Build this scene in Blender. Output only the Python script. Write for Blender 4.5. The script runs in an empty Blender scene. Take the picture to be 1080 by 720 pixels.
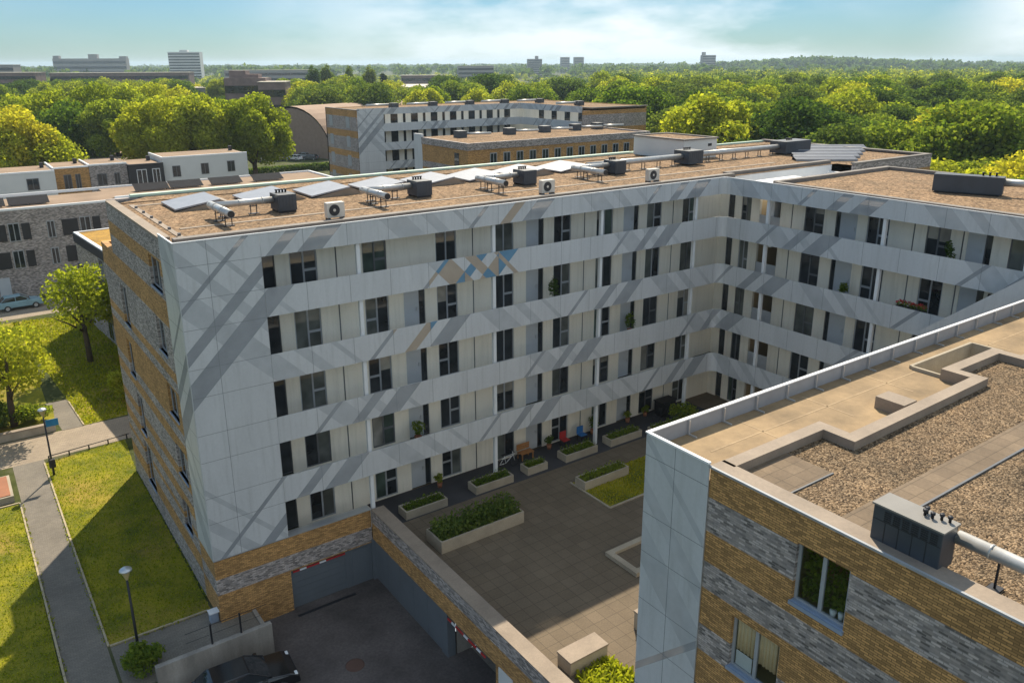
import bpy, bmesh, math, random
import numpy as np
from mathutils import Vector

random.seed(7)
RNG = np.random.default_rng(11)
SC = bpy.context.scene
COL = SC.collection

# ------------------------------------------------------------------ camera, sky, sun, exposure
YAW, PITCH, ROLL, FPX = 0.9575, 0.3012, -0.0044, 856.8
CX, CY, CZ = -7.2042, -33.5368, 22.0966
cam_d = bpy.data.cameras.new('camera')
cam = bpy.data.objects.new('camera', cam_d)
COL.objects.link(cam)
SC.camera = cam
cam_d.sensor_width = 36.0
cam_d.lens = 36.0 * FPX / 1080.0
cam_d.shift_x = (540 - 539.33) / 1080.0
cam_d.shift_y = -(360 - 332.3) / 1080.0
cam_d.clip_start, cam_d.clip_end = 0.5, 30000
fw = Vector((math.cos(YAW) * math.cos(PITCH), math.sin(YAW) * math.cos(PITCH), -math.sin(PITCH)))
rt = Vector((math.sin(YAW), -math.cos(YAW), 0))
up0 = rt.cross(fw)
r2 = rt * math.cos(ROLL) + up0 * math.sin(ROLL)
u2 = r2.cross(fw)
from mathutils import Matrix
cam.matrix_world = Matrix(((r2.x, u2.x, -fw.x, CX), (r2.y, u2.y, -fw.y, CY), (r2.z, u2.z, -fw.z, CZ), (0, 0, 0, 1)))

SUN = Vector((0.534, 0.75, 1.0)).normalized()
SUN_EL = math.asin(SUN.z)
SUN_ROT = math.atan2(SUN.x, SUN.y)
world = bpy.data.worlds.new('World')
SC.world = world
world.use_nodes = True
wn, wl = world.node_tree.nodes, world.node_tree.links
for n in list(wn): wn.remove(n)
wo = wn.new('ShaderNodeOutputWorld'); bg = wn.new('ShaderNodeBackground')
sky = wn.new('ShaderNodeTexSky'); sky.sky_type = 'NISHITA'; sky.sun_disc = False
sky.sun_elevation = SUN_EL; sky.sun_rotation = SUN_ROT
sky.altitude = 0; sky.air_density = 1.0; sky.dust_density = 0.3; sky.ozone_density = 2.0
bg.inputs['Strength'].default_value = 0.105
# clouds: soft noise over the view direction
tc = wn.new('ShaderNodeTexCoord')
mp = wn.new('ShaderNodeMapping'); mp.inputs['Scale'].default_value = (1.0, 1.0, 3.4); mp.inputs['Location'].default_value = (0.37, 0.2, 0.31)
wl.new(tc.outputs['Generated'], mp.inputs['Vector'])
nz = wn.new('ShaderNodeTexNoise'); nz.inputs['Scale'].default_value = 4.2; nz.inputs['Detail'].default_value = 9; nz.inputs['Roughness'].default_value = 0.56
wl.new(mp.outputs['Vector'], nz.inputs['Vector'])
rp = wn.new('ShaderNodeValToRGB'); rp.color_ramp.elements[0].position = 0.40; rp.color_ramp.elements[1].position = 0.60
wl.new(nz.outputs['Fac'], rp.inputs['Fac'])
tint = wn.new('ShaderNodeMix'); tint.data_type = 'RGBA'; tint.blend_type = 'MULTIPLY'; tint.inputs['Factor'].default_value = 1.0
wl.new(sky.outputs['Color'], tint.inputs['A']); el = wn.new('ShaderNodeSeparateXYZ'); wl.new(tc.outputs['Generated'], el.inputs[0])
grad = wn.new('ShaderNodeValToRGB'); gr = grad.color_ramp
gr.elements[0].position = 0.0; gr.elements[0].color = (0.29, 0.43, 0.54, 1)
gr.elements[1].position = 0.45; gr.elements[1].color = (0.86, 0.99, 0.93, 1)
e_ = gr.elements.new(0.09); e_.color = (0.29, 0.445, 0.585, 1)
wl.new(el.outputs['Z'], grad.inputs['Fac']); wl.new(grad.outputs['Color'], tint.inputs['B'])
cmix = wn.new('ShaderNodeMix'); cmix.data_type = 'RGBA'
cm = wn.new('ShaderNodeMath'); cm.operation = 'MULTIPLY'
azn = wn.new('ShaderNodeMath'); azn.operation = 'ARCTAN2'; wl.new(el.outputs['Y'], azn.inputs[0]); wl.new(el.outputs['X'], azn.inputs[1])
azr = wn.new('ShaderNodeMapRange'); azr.inputs['From Min'].default_value = 0.3; azr.inputs['From Max'].default_value = 1.4; wl.new(azn.outputs[0], azr.inputs['Value'])
azj = wn.new('ShaderNodeMath'); azj.operation = 'MULTIPLY_ADD'; azj.inputs[1].default_value = 0.22; wl.new(nz.outputs['Fac'], azj.inputs[0])
azo = wn.new('ShaderNodeMath'); azo.operation = 'SUBTRACT'; wl.new(azr.outputs[0], azo.inputs[0]); azo.inputs[1].default_value = 0.11; wl.new(azo.outputs[0], azj.inputs[2])
azc = wn.new('ShaderNodeValToRGB'); ac = azc.color_ramp; ac.interpolation = 'EASE'
for p_, v_ in ((0.0, 1.0), (0.115, 0.95), (0.20, 0.05), (0.26, 0.10), (0.33, 0.85), (0.55, 0.95), (0.70, 0.75), (0.83, 0.32), (0.90, 0.06)):
    if p_ in (0.0,): e2 = ac.elements[0]
    elif p_ == 0.90: e2 = ac.elements[-1]
    else: e2 = ac.elements.new(p_)
    e2.position = p_; e2.color = (v_, v_, v_, 1)
wl.new(azj.outputs[0], azc.inputs['Fac']); wl.new(azc.outputs['Color'], cm.inputs[1])
wl.new(rp.outputs['Color'], cm.inputs[0]); wl.new(cm.outputs['Value'], cmix.inputs['Factor'])
wl.new(tint.outputs['Result'], cmix.inputs['A']); cmix.inputs['B'].default_value = (6.6, 7.2, 7.5, 1)
wl.new(cmix.outputs['Result'], bg.inputs['Color']); wl.new(bg.outputs['Background'], wo.inputs['Surface'])

sd = bpy.data.lights.new('sun', 'SUN'); sd.energy = 4.9; sd.angle = math.radians(0.55); sd.color = (1.0, 0.88, 0.69)
sun = bpy.data.objects.new('sun', sd); COL.objects.link(sun)
sun.rotation_euler = (-SUN).to_track_quat('-Z', 'Y').to_euler()
sun.location = (0, 0, 60)
vs = SC.view_settings
vs.view_transform = 'Standard'; vs.look = 'None'; vs.gamma = 1.0; vs.exposure = 0.55; vs.use_curve_mapping = False

# ------------------------------------------------------------------ materials
def new_mat(name):
    m = bpy.data.materials.new(name); m.use_nodes = True
    nt = m.node_tree
    return m, nt, nt.nodes, nt.links, nt.nodes['Principled BSDF']

def sc(c, k): return tuple(min(1.0, v * k) for v in c[:3]) + (1,)

def mixrgb(n, l, fac, a, b, mode='MIX'):
    x = n.new('ShaderNodeMix'); x.data_type = 'RGBA'; x.blend_type = mode
    for sock, val in (('Factor', fac), ('A', a), ('B', b)):
        if hasattr(val, 'is_output'): l.new(val, x.inputs[sock])
        else: x.inputs[sock].default_value = val
    return x.outputs['Result']

def noise(n, l, scale, detail=4, rough=0.55, vec=None, stretch=None):
    t = n.new('ShaderNodeTexNoise'); t.inputs['Scale'].default_value = scale
    t.inputs['Detail'].default_value = detail; t.inputs['Roughness'].default_value = rough
    if vec is None: vec = n.new('ShaderNodeNewGeometry').outputs['Position']
    if stretch:
        mpp = n.new('ShaderNodeMapping'); mpp.inputs['Scale'].default_value = stretch
        l.new(vec, mpp.inputs['Vector']); vec = mpp.outputs['Vector']
    l.new(vec, t.inputs['Vector'])
    return t.outputs['Fac']

def ramp(n, l, fac, stops, const=False):
    r = n.new('ShaderNodeValToRGB'); cr = r.color_ramp
    if const: cr.interpolation = 'CONSTANT'
    while len(cr.elements) < len(stops): cr.elements.new(0.5)
    for e, (p, c) in zip(cr.elements, stops):
        e.position = p; e.color = tuple(c[:3]) + (1,)
    l.new(fac, r.inputs['Fac'])
    return r.outputs['Color']

def plain(name, col, rough=0.6, metal=0.0, var=0.12, scale=1.2, fine=0.0, fscale=30, bump=0.0, streak=False, spec=0.5):
    m, nt, n, l, p = new_mat(name)
    f = noise(n, l, scale, 5, 0.6, stretch=(1, 1, 0.25) if streak else None)
    c = ramp(n, l, f, [(0.3, sc(col, 1 - var)), (0.7, sc(col, 1 + var))])
    if fine:
        f2 = noise(n, l, fscale, 3, 0.6)
        c = mixrgb(n, l, 1.0, c, ramp(n, l, f2, [(0.3, (1 - fine,) * 3), (0.7, (1 + fine,) * 3)]), 'MULTIPLY')
        if bump:
            b = n.new('ShaderNodeBump'); b.inputs['Strength'].default_value = bump; b.inputs['Distance'].default_value = 0.02
            l.new(f2, b.inputs['Height']); l.new(b.outputs['Normal'], p.inputs['Normal'])
    if streak:
        c = mixrgb(n, l, 1.0, c, ramp(n, l, noise(n, l, 1.0, 4, 0.6, stretch=(5, 5, 0.35)), [(0.28, (0.88, 0.88, 0.87)), (0.5, (1.0, 1.0, 1.0))]), 'MULTIPLY')
    l.new(c, p.inputs['Base Color'])
    p.inputs['Roughness'].default_value = rough; p.inputs['Metallic'].default_value = metal
    p.inputs['Specular IOR Level'].default_value = spec
    return m

def brick_mat(name, bands=None, first='o', ochre=(0.47, 0.262, 0.095), grey=(0.34, 0.30, 0.28), scale=1.0):
    """banded brickwork; bands = heights (top to bottom) where the colour changes"""
    m, nt, n, l, p = new_mat(name)
    pos = n.new('ShaderNodeNewGeometry').outputs['Position']
    sp = n.new('ShaderNodeSeparateXYZ'); l.new(pos, sp.inputs[0])
    ad = n.new('ShaderNodeMath'); ad.operation = 'ADD'; l.new(sp.outputs['X'], ad.inputs[0]); l.new(sp.outputs['Y'], ad.inputs[1])
    cb = n.new('ShaderNodeCombineXYZ'); l.new(ad.outputs[0], cb.inputs['X']); l.new(sp.outputs['Z'], cb.inputs['Y'])
    def bricks(lo, hi, mort):
        b = n.new('ShaderNodeTexBrick'); l.new(cb.outputs[0], b.inputs['Vector'])
        b.inputs['Scale'].default_value = 1.0; b.inputs['Brick Width'].default_value = 0.205 * scale
        b.inputs['Row Height'].default_value = 0.064 * scale; b.inputs['Mortar Size'].default_value = 0.010 * scale
        b.inputs['Mortar Smooth'].default_value = 0.3; b.inputs['Bias'].default_value = 0.0
        b.inputs['Color1'].default_value = lo; b.inputs['Color2'].default_value = hi; b.inputs['Mortar'].default_value = mort
        return b.outputs['Color']
    co = bricks(sc(ochre, 0.62), sc(ochre, 1.42), sc(ochre, 0.42))
    cg = bricks(sc(grey, 0.32), sc(grey, 1.5), (0.26, 0.235, 0.215, 1))
    cg = mixrgb(n, l, 0.55, cg, mixrgb(n, l, 1.0, cg, ramp(n, l, noise(n, l, 5.0, 2), [(0.35, (0.82, 0.82, 0.86)), (0.65, (1.3, 1.24, 1.2))]), 'MULTIPLY'))
    if bands is None:
        c = co if first == 'o' else cg
    else:
        mr = n.new('ShaderNodeMapRange'); mr.inputs['From Min'].default_value = -5; mr.inputs['From Max'].default_value = 16
        l.new(sp.outputs['Z'], mr.inputs['Value'])
        bs = sorted(bands); kinds = []
        k = first
        for _ in range(len(bs) + 1): kinds.append(k); k = 'g' if k == 'o' else 'o'
        kinds = kinds[::-1]
        stops = [(0.0, (1, 1, 1) if kinds[0] == 'o' else (0, 0, 0))]
        for z, kk in zip(bs, kinds[1:]): stops.append(((z + 5) / 21.0, (1, 1, 1) if kk == 'o' else (0, 0, 0)))
        c = mixrgb(n, l, ramp(n, l, mr.outputs[0], stops, True), cg, co)
    c = mixrgb(n, l, 1.0, c, ramp(n, l, noise(n, l, 0.5, 4), [(0.3, (0.86, 0.86, 0.86)), (0.7, (1.12, 1.12, 1.12))]), 'MULTIPLY')
    l.new(c, p.inputs['Base Color']); p.inputs['Roughness'].default_value = 0.85
    bw = n.new('ShaderNodeRGBToBW'); l.new(c, bw.inputs[0])
    bp = n.new('ShaderNodeBump'); bp.inputs['Strength'].default_value = 0.12; bp.inputs['Distance'].default_value = 0.008
    l.new(bw.outputs[0], bp.inputs['Height']); l.new(bp.outputs['Normal'], p.inputs['Normal'])
    return m

def gravel_mat(name, scale=13.0, tone=1.0, cols=((0.075, 0.05, 0.03), (0.30, 0.205, 0.125), (0.50, 0.36, 0.235))):
    m, nt, n, l, p = new_mat(name)
    pos = n.new('ShaderNodeNewGeometry').outputs['Position']
    v = n.new('ShaderNodeTexVoronoi'); v.inputs['Scale'].default_value = scale; l.new(pos, v.inputs['Vector'])
    h = n.new('ShaderNodeSeparateColor'); l.new(v.outputs['Color'], h.inputs[0])
    c = ramp(n, l, h.outputs[0], [(0.0, sc(cols[0], tone)), (0.5, sc(cols[1], tone)), (1.0, sc(cols[2], tone))])
    c = mixrgb(n, l, 1.0, c, ramp(n, l, noise(n, l, 0.7, 5, 0.65), [(0.3, (0.72, 0.74, 0.74)), (0.72, (1.22, 1.18, 1.12))]), 'MULTIPLY')
    c = mixrgb(n, l, 1.0, c, ramp(n, l, noise(n, l, 3.2, 4, 0.75), [(0.32, (0.70, 0.72, 0.74)), (0.68, (1.26, 1.24, 1.2))]), 'MULTIPLY')
    l.new(c, p.inputs['Base Color']); p.inputs['Roughness'].default_value = 0.95; p.inputs['Specular IOR Level'].default_value = 0.2
    b = n.new('ShaderNodeBump'); b.inputs['Strength'].default_value = 0.9; b.inputs['Distance'].default_value = 0.045; b.invert = True
    l.new(v.outputs['Distance'], b.inputs['Height']); l.new(b.outputs['Normal'], p.inputs['Normal'])
    return m

def paver_mat(name, lo, hi, w, h, mortar, rot=0.0, stain=0.25, offset=0.0):
    m, nt, n, l, p = new_mat(name)
    pos = n.new('ShaderNodeNewGeometry').outputs['Position']
    mpp = n.new('ShaderNodeMapping'); mpp.inputs['Rotation'].default_value = (0, 0, rot); l.new(pos, mpp.inputs['Vector'])
    b = n.new('ShaderNodeTexBrick'); l.new(mpp.outputs[0], b.inputs['Vector'])
    b.offset = offset
    b.inputs['Scale'].default_value = 1; b.inputs['Brick Width'].default_value = w; b.inputs['Row Height'].default_value = h
    b.inputs['Mortar Size'].default_value = mortar; b.inputs['Color1'].default_value = tuple(lo) + (1,); b.inputs['Color2'].default_value = tuple(hi) + (1,)
    b.inputs['Mortar'].default_value = sc(lo, 0.68)
    c = mixrgb(n, l, 1.0, b.outputs['Color'], ramp(n, l, noise(n, l, 0.45, 6, 0.65), [(0.28, (1 - stain,) * 3), (0.72, (1 + stain,) * 3)]), 'MULTIPLY')
    c = mixrgb(n, l, 1.0, c, ramp(n, l, noise(n, l, 14, 3), [(0.3, (0.88,) * 3), (0.7, (1.1,) * 3)]), 'MULTIPLY')
    l.new(c, p.inputs['Base Color']); p.inputs['Roughness'].default_value = 0.9
    return m

def grass_mat(name, a=(0.085, 0.115, 0.018), b=(0.30, 0.27, 0.022), dry=(0.44, 0.29, 0.08)):
    m, nt, n, l, p = new_mat(name)
    c = ramp(n, l, noise(n, l, 0.55, 7, 0.7), [(0.32, a), (0.62, b)])
    c = mixrgb(n, l, ramp(n, l, noise(n, l, 0.22, 5, 0.6), [(0.50, (0, 0, 0)), (0.72, (0.75,) * 3)]), c, dry + (1,))
    f = noise(n, l, 26, 3, 0.7)
    c = mixrgb(n, l, 1.0, c, ramp(n, l, f, [(0.3, (0.62,) * 3), (0.7, (1.35,) * 3)]), 'MULTIPLY')
    l.new(c, p.inputs['Base Color']); p.inputs['Roughness'].default_value = 0.95; p.inputs['Specular IOR Level'].default_value = 0.15
    bp = n.new('ShaderNodeBump'); bp.inputs['Strength'].default_value = 0.8; bp.inputs['Distance'].default_value = 0.06
    l.new(f, bp.inputs['Height']); l.new(bp.outputs['Normal'], p.inputs['Normal'])
    return m

def leaf_mat(name, lo, hi, trans=0.42, tcol=1.6):
    m, nt, n, l, p = new_mat(name)
    g = n.new('ShaderNodeNewGeometry'); oi = n.new('ShaderNodeObjectInfo')
    c = ramp(n, l, g.outputs['Random Per Island'], [(0.0, lo), (1.0, hi)])
    hv = n.new('ShaderNodeHueSaturation'); l.new(c, hv.inputs['Color'])
    mr = n.new('ShaderNodeMapRange'); l.new(oi.outputs['Random'], mr.inputs['Value'])
    mr.inputs['To Min'].default_value = 0.475; mr.inputs['To Max'].default_value = 0.525; l.new(mr.outputs[0], hv.inputs['Hue'])
    mv = n.new('ShaderNodeMath'); mv.operation = 'MULTIPLY_ADD'; l.new(oi.outputs['Random'], mv.inputs[0]); mv.inputs[1].default_value = -0.55; mv.inputs[2].default_value = 1.25
    l.new(mv.outputs[0], hv.inputs['Value'])
    df = n.new('ShaderNodeBsdfDiffuse'); tr = n.new('ShaderNodeBsdfTranslucent'); mx = n.new('ShaderNodeMixShader')
    l.new(hv.outputs[0], df.inputs['Color'])
    tc2 = mixrgb(n, l, 1.0, hv.outputs[0], (tcol * 0.96, tcol, tcol * 0.42, 1), 'MULTIPLY')
    l.new(tc2, tr.inputs['Color'])
    mx.inputs[0].default_value = trans
    l.new(df.outputs[0], mx.inputs[1]); l.new(tr.outputs[0], mx.inputs[2])
    l.new(mx.outputs[0], n['Material Output'].inputs['Surface'])
    return m

def perf_mat(name, col, see=0.4):
    m, nt, n, l, p = new_mat(name)
    c = ramp(n, l, noise(n, l, 1.5, 4), [(0.3, sc(col, 0.9)), (0.7, sc(col, 1.1))])
    l.new(c, p.inputs['Base Color']); p.inputs['Roughness'].default_value = 0.45; p.inputs['Metallic'].default_value = 0.0
    t = n.new('ShaderNodeBsdfTransparent'); mx = n.new('ShaderNodeMixShader'); mx.inputs[0].default_value = see
    l.new(p.outputs[0], mx.inputs[1]); l.new(t.outputs[0], mx.inputs[2]); l.new(mx.outputs[0], n['Material Output'].inputs['Surface'])
    return m

def glass_mat(name, base, rough=0.04, spec=0.7, see=0.0):
    m, nt, n, l, p = new_mat(name)
    c = ramp(n, l, noise(n, l, 0.8, 2), [(0.35, sc(base, 0.6)), (0.65, sc(base, 1.4))])
    l.new(c, p.inputs['Base Color']); p.inputs['Roughness'].default_value = rough; p.inputs['Specular IOR Level'].default_value = spec
    if see:
        t = n.new('ShaderNodeBsdfTransparent'); t.inputs['Color'].default_value = (0.95, 0.97, 0.96, 1)
        mx = n.new('ShaderNodeMixShader'); mx.inputs[0].default_value = see
        l.new(p.outputs[0], mx.inputs[1]); l.new(t.outputs[0], mx.inputs[2]); l.new(mx.outputs[0], n['Material Output'].inputs['Surface'])
    return m

M = {}
M['clad'] = plain('pale_metal_cladding', (0.545, 0.555, 0.565), 0.42, 0.0, 0.07, 0.7, 0.035, 9, streak=True)
M['clad_dark'] = perf_mat('perforated_dark_cladding', (0.385, 0.405, 0.43), 0.34)
M['clad_light'] = perf_mat('perforated_light_cladding', (0.49, 0.505, 0.52), 0.12)
M['clad_blue'] = perf_mat('perforated_blue_cladding', (0.13, 0.28, 0.42), 0.15)
M['clad_tan'] = perf_mat('perforated_tan_cladding', (0.45, 0.37, 0.29), 0.15)
M['joint'] = plain('panel_joint', (0.16, 0.17, 0.18), 0.7)
CLADS = [M['clad'], M['clad_dark'], M['clad_light'], M['clad_blue'], M['clad_tan'], M['joint']]
M['cream'] = plain('cream_wall_panel', (0.86, 0.81, 0.70), 0.7, 0, 0.05, 0.8, 0.03, 12, streak=True)
M['cream_warm'] = plain('warm_wall_panel', (0.56, 0.44, 0.27), 0.7, 0, 0.07, 0.8)
M['white'] = plain('white_paint', (0.72, 0.73, 0.74), 0.5, 0, 0.05)
M['garage'] = plain('garage_grey_paint', (0.12, 0.135, 0.15), 0.5, 0, 0.06)
M['door'] = plain('grey_door', (0.47, 0.50, 0.53), 0.5, 0, 0.06)
M['frame'] = plain('dark_window_frame', (0.12, 0.125, 0.135), 0.45)
M['frame_grey'] = plain('grey_window_frame', (0.33, 0.345, 0.365), 0.4)
M['sill'] = plain('blue_grey_sill', (0.27, 0.33, 0.43), 0.35)
M['glass'] = glass_mat('window_glass', (0.026, 0.031, 0.036))
M['glass_curtain'] = glass_mat('curtained_glass', (0.115, 0.125, 0.115), 0.08)
M['glass_clear'] = glass_mat('clear_glass', (0.02, 0.025, 0.025), 0.03, 0.5, 0.90)
M['slab'] = plain('gallery_concrete', (0.70, 0.69, 0.66), 0.85, 0, 0.1)
M['coping'] = plain('bitumen_coping', (0.185, 0.165, 0.15), 0.8, 0, 0.15, 0.9, 0.1, 9)
M['coping_light'] = plain('light_coping', (0.27, 0.215, 0.165), 0.8, 0, 0.16, 0.8, 0.08, 12)
M['mint'] = plain('mint_green_coping', (0.46, 0.60, 0.50), 0.6, 0, 0.08)
M['alu'] = plain('aluminium_trim', (0.55, 0.57, 0.59), 0.35, 0.6, 0.05)
M['whitealu'] = plain('white_trim', (0.78, 0.79, 0.80), 0.4, 0.0, 0.04)
M['duct'] = plain('galvanised_duct', (0.48, 0.475, 0.46), 0.38, 0.4, 0.14, 3)
M['hvac'] = plain('dark_grey_unit', (0.045, 0.055, 0.07), 0.5, 0.0, 0.15, 1.5)
M['black'] = plain('black_rubber', (0.02, 0.02, 0.022), 0.6)
M['acwhite'] = plain('beige_unit_paint', (0.55, 0.51, 0.45), 0.5)
M['solar'] = plain('solar_collector_glass', (0.27, 0.28, 0.31), 0.4, 0.0, 0.1, 2)
M['pv'] = plain('dark_solar_cells', (0.055, 0.065, 0.095), 0.45, 0.0, 0.2, 2)
M['concrete'] = plain('weathered_concrete', (0.36, 0.31, 0.235), 0.9, 0, 0.16, 0.9, 0.08, 16)
M['concrete_grey'] = plain('streaked_concrete_wall', (0.27, 0.245, 0.215), 0.9, 0, 0.28, 1.1, 0.08, 14, streak=True)
M['walkway'] = plain('beige_roof_walkway', (0.262, 0.182, 0.098), 0.85, 0, 0.40, 0.5, 0.08, 5)
M['paleline'] = plain('pale_roof_seam', (0.35, 0.25, 0.145), 0.85, 0, 0.25, 2)
M['asphalt'] = plain('yard_asphalt', (0.092, 0.080, 0.076), 0.9, 0, 0.32, 0.6, 0.16, 18)
M['yard'] = plain('worn_yard_asphalt', (0.095, 0.080, 0.076), 0.9, 0, 0.42, 0.35, 0.2, 9)
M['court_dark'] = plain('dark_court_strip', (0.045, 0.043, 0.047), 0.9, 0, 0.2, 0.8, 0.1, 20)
M['court'] = paver_mat('court_pavers', (0.132, 0.100, 0.066), (0.152, 0.116, 0.078), 0.62, 0.62, 0.014, 0, 0.16)
M['court_shade'] = plain('court_shade_tone', (0.085, 0.075, 0.07), 0.9, 0, 0.18, 0.6, 0.1, 14)  # shaded copy of the court colour, assigned to no surface
M['path'] = paver_mat('path_pavers', (0.165, 0.145, 0.12), (0.20, 0.175, 0.14), 0.21, 0.105, 0.006, 0.05, 0.22, 0.5)
M['roof_tile'] = paver_mat('brown_roof_tiles', (0.150, 0.108, 0.070), (0.185, 0.135, 0.088), 0.5, 0.4, 0.012, 0, 0.3)
M['road'] = paver_mat('street_pavers', (0.27, 0.215, 0.16), (0.32, 0.26, 0.19), 0.3, 0.15, 0.01, 0.3, 0.15, 0.5)
M['kerb'] = plain('pale_kerb', (0.40, 0.33, 0.22), 0.9, 0, 0.2, 2)
M['grass'] = grass_mat('lawn_grass')
M['ground'] = grass_mat('town_ground', (0.035, 0.05, 0.012), (0.085, 0.095, 0.03), (0.16, 0.14, 0.10))
M['sedum'] = plain('sedum_roof', (0.34, 0.19, 0.025), 0.95, 0, 0.35, 1.2, 0.3, 10)
M['gravel'] = gravel_mat('roof_gravel_near', 25, 0.74, ((0.04, 0.028, 0.018), (0.24, 0.165, 0.10), (0.52, 0.38, 0.25)))
M['gravel_far'] = gravel_mat('roof_gravel', 9, 0.95, ((0.12, 0.075, 0.045), (0.27, 0.18, 0.11), (0.38, 0.26, 0.165)))
M['brick_left'] = brick_mat('banded_brick_west', [14.1, 13.3, 12.25, 11.0, 8.9, 8.45, 7.95, 5.9, 5.3, 4.6, 3.4, 2.85, 2.2, 1.55, 0.9, 0.5, -0.3, -1.15], 'g')
M['brick_base'] = brick_mat('banded_brick_base', [-0.3, -1.12], 'o')
M['brick_near'] = brick_mat('banded_brick_near', [11.27, 10.27, 9.37, 8.57, 7.43, 6.62, 5.49, 4.7, 3.4, 2.4, 1.2], 'o')
M['brick_wallgrey'] = brick_mat('court_wall_brick', [-0.02], 'g')
M['brick_grey'] = brick_mat('grey_brick', None, 'g', scale=1.2)
M['brick_ochre'] = brick_mat('ochre_brick', None, 'o', scale=1.2)
M['brick_rear'] = brick_mat('banded_brick_rear', [13.9, 11.8, 10.7, 8.6, 7.6, 5.6, 4.4, 2.4], 'o')
M['brick_dark'] = plain('purple_brick', (0.21, 0.15, 0.135), 0.9, 0, 0.2, 0.5)
M['render_white'] = plain('white_render', (0.62, 0.62, 0.60), 0.8, 0, 0.05, 0.4)
M['roof_brown'] = plain('brown_flat_roof', (0.26, 0.18, 0.12), 0.95, 0, 0.2, 0.25, 0.08, 3)
M['roof_pale'] = plain('pale_hall_roof', (0.52, 0.46, 0.38), 0.8, 0, 0.12, 0.1)
M['arch_roof'] = plain('brown_arched_roof', (0.30, 0.20, 0.14), 0.85, 0, 0.12, 0.3)
M['dark_clad'] = plain('black_fascia', (0.022, 0.022, 0.026), 0.5)
M['far_conc'] = plain('far_concrete', (0.30, 0.28, 0.27), 0.9, 0, 0.1, 0.05)
M['rack'] = plain('dark_rack', (0.03, 0.03, 0.034), 0.9, spec=0.1)
M['red'] = plain('red_paint', (0.42, 0.03, 0.03), 0.5)
M['blue'] = plain('blue_paint', (0.03, 0.16, 0.42), 0.5)
M['banner'] = plain('blue_banner', (0.02, 0.20, 0.42), 0.6)
M['steel'] = plain('dark_steel', (0.035, 0.035, 0.04), 0.5, 0.5)
M['carblack'] = plain('black_car_paint', (0.010, 0.010, 0.012), 0.12, 0.0, 0.05, spec=0.8)
M['lamp_glass'] = plain('lamp_bowl', (0.50, 0.40, 0.20), 0.3)
M['wood'] = plain('orange_wood', (0.40, 0.18, 0.06), 0.7)
M['terracotta'] = plain('terracotta_pot', (0.30, 0.12, 0.06), 0.8)
M['soil'] = plain('soil', (0.05, 0.035, 0.025), 0.95)
M['curtain'] = plain('beige_curtain', (0.85, 0.66, 0.42), 0.9, 0, 0.1, 3)
M['parapet'] = plain('grey_parapet_panel', (0.30, 0.315, 0.34), 0.5)
M['room'] = plain('olive_reflection_room', (0.42, 0.36, 0.13), 0.9)  # room walls coloured olive to imitate greenery reflected in the panes
M['bark'] = plain('bark', (0.075, 0.055, 0.038), 0.95, 0, 0.2, 3)
M['leafA'] = leaf_mat('leaves_fresh', (0.16, 0.215, 0.028), (0.34, 0.375, 0.05), 0.54, 1.6)
M['leafB'] = leaf_mat('leaves_mid', (0.095, 0.155, 0.028), (0.225, 0.27, 0.044), 0.52, 1.6)
M['leafC'] = leaf_mat('leaves_dark', (0.064, 0.112, 0.034), (0.15, 0.195, 0.046), 0.47, 1.6)
M['leafY'] = leaf_mat('leaves_yellow', (0.25, 0.28, 0.03), (0.46, 0.45, 0.058), 0.55, 1.6)
M['leafD'] = leaf_mat('leaves_conifer', (0.010, 0.022, 0.014), (0.024, 0.042, 0.022), 0.15, 1.2)
M['blade'] = leaf_mat('grass_blades', (0.17, 0.21, 0.02), (0.41, 0.385, 0.03), 0.5, 1.5)

# ------------------------------------------------------------------ builders
LOC = {}
def tag(o, label=None, cat=None, group=None, kind=None):
    if label: o['label'] = label
    if cat: o['category'] = cat
    if group: o['group'] = group
    if kind: o['kind'] = kind
    return o

def thing(name, loc, label, cat, group=None, rz=0):
    o = bpy.data.objects.new(name, None); COL.objects.link(o); o.location = loc; o.rotation_euler = (0, 0, rz)
    o.empty_display_size = 0.3
    LOC[o.name] = Vector(loc) if rz == 0 else Vector((0, 0, 0))
    return tag(o, label, cat, group)

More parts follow.
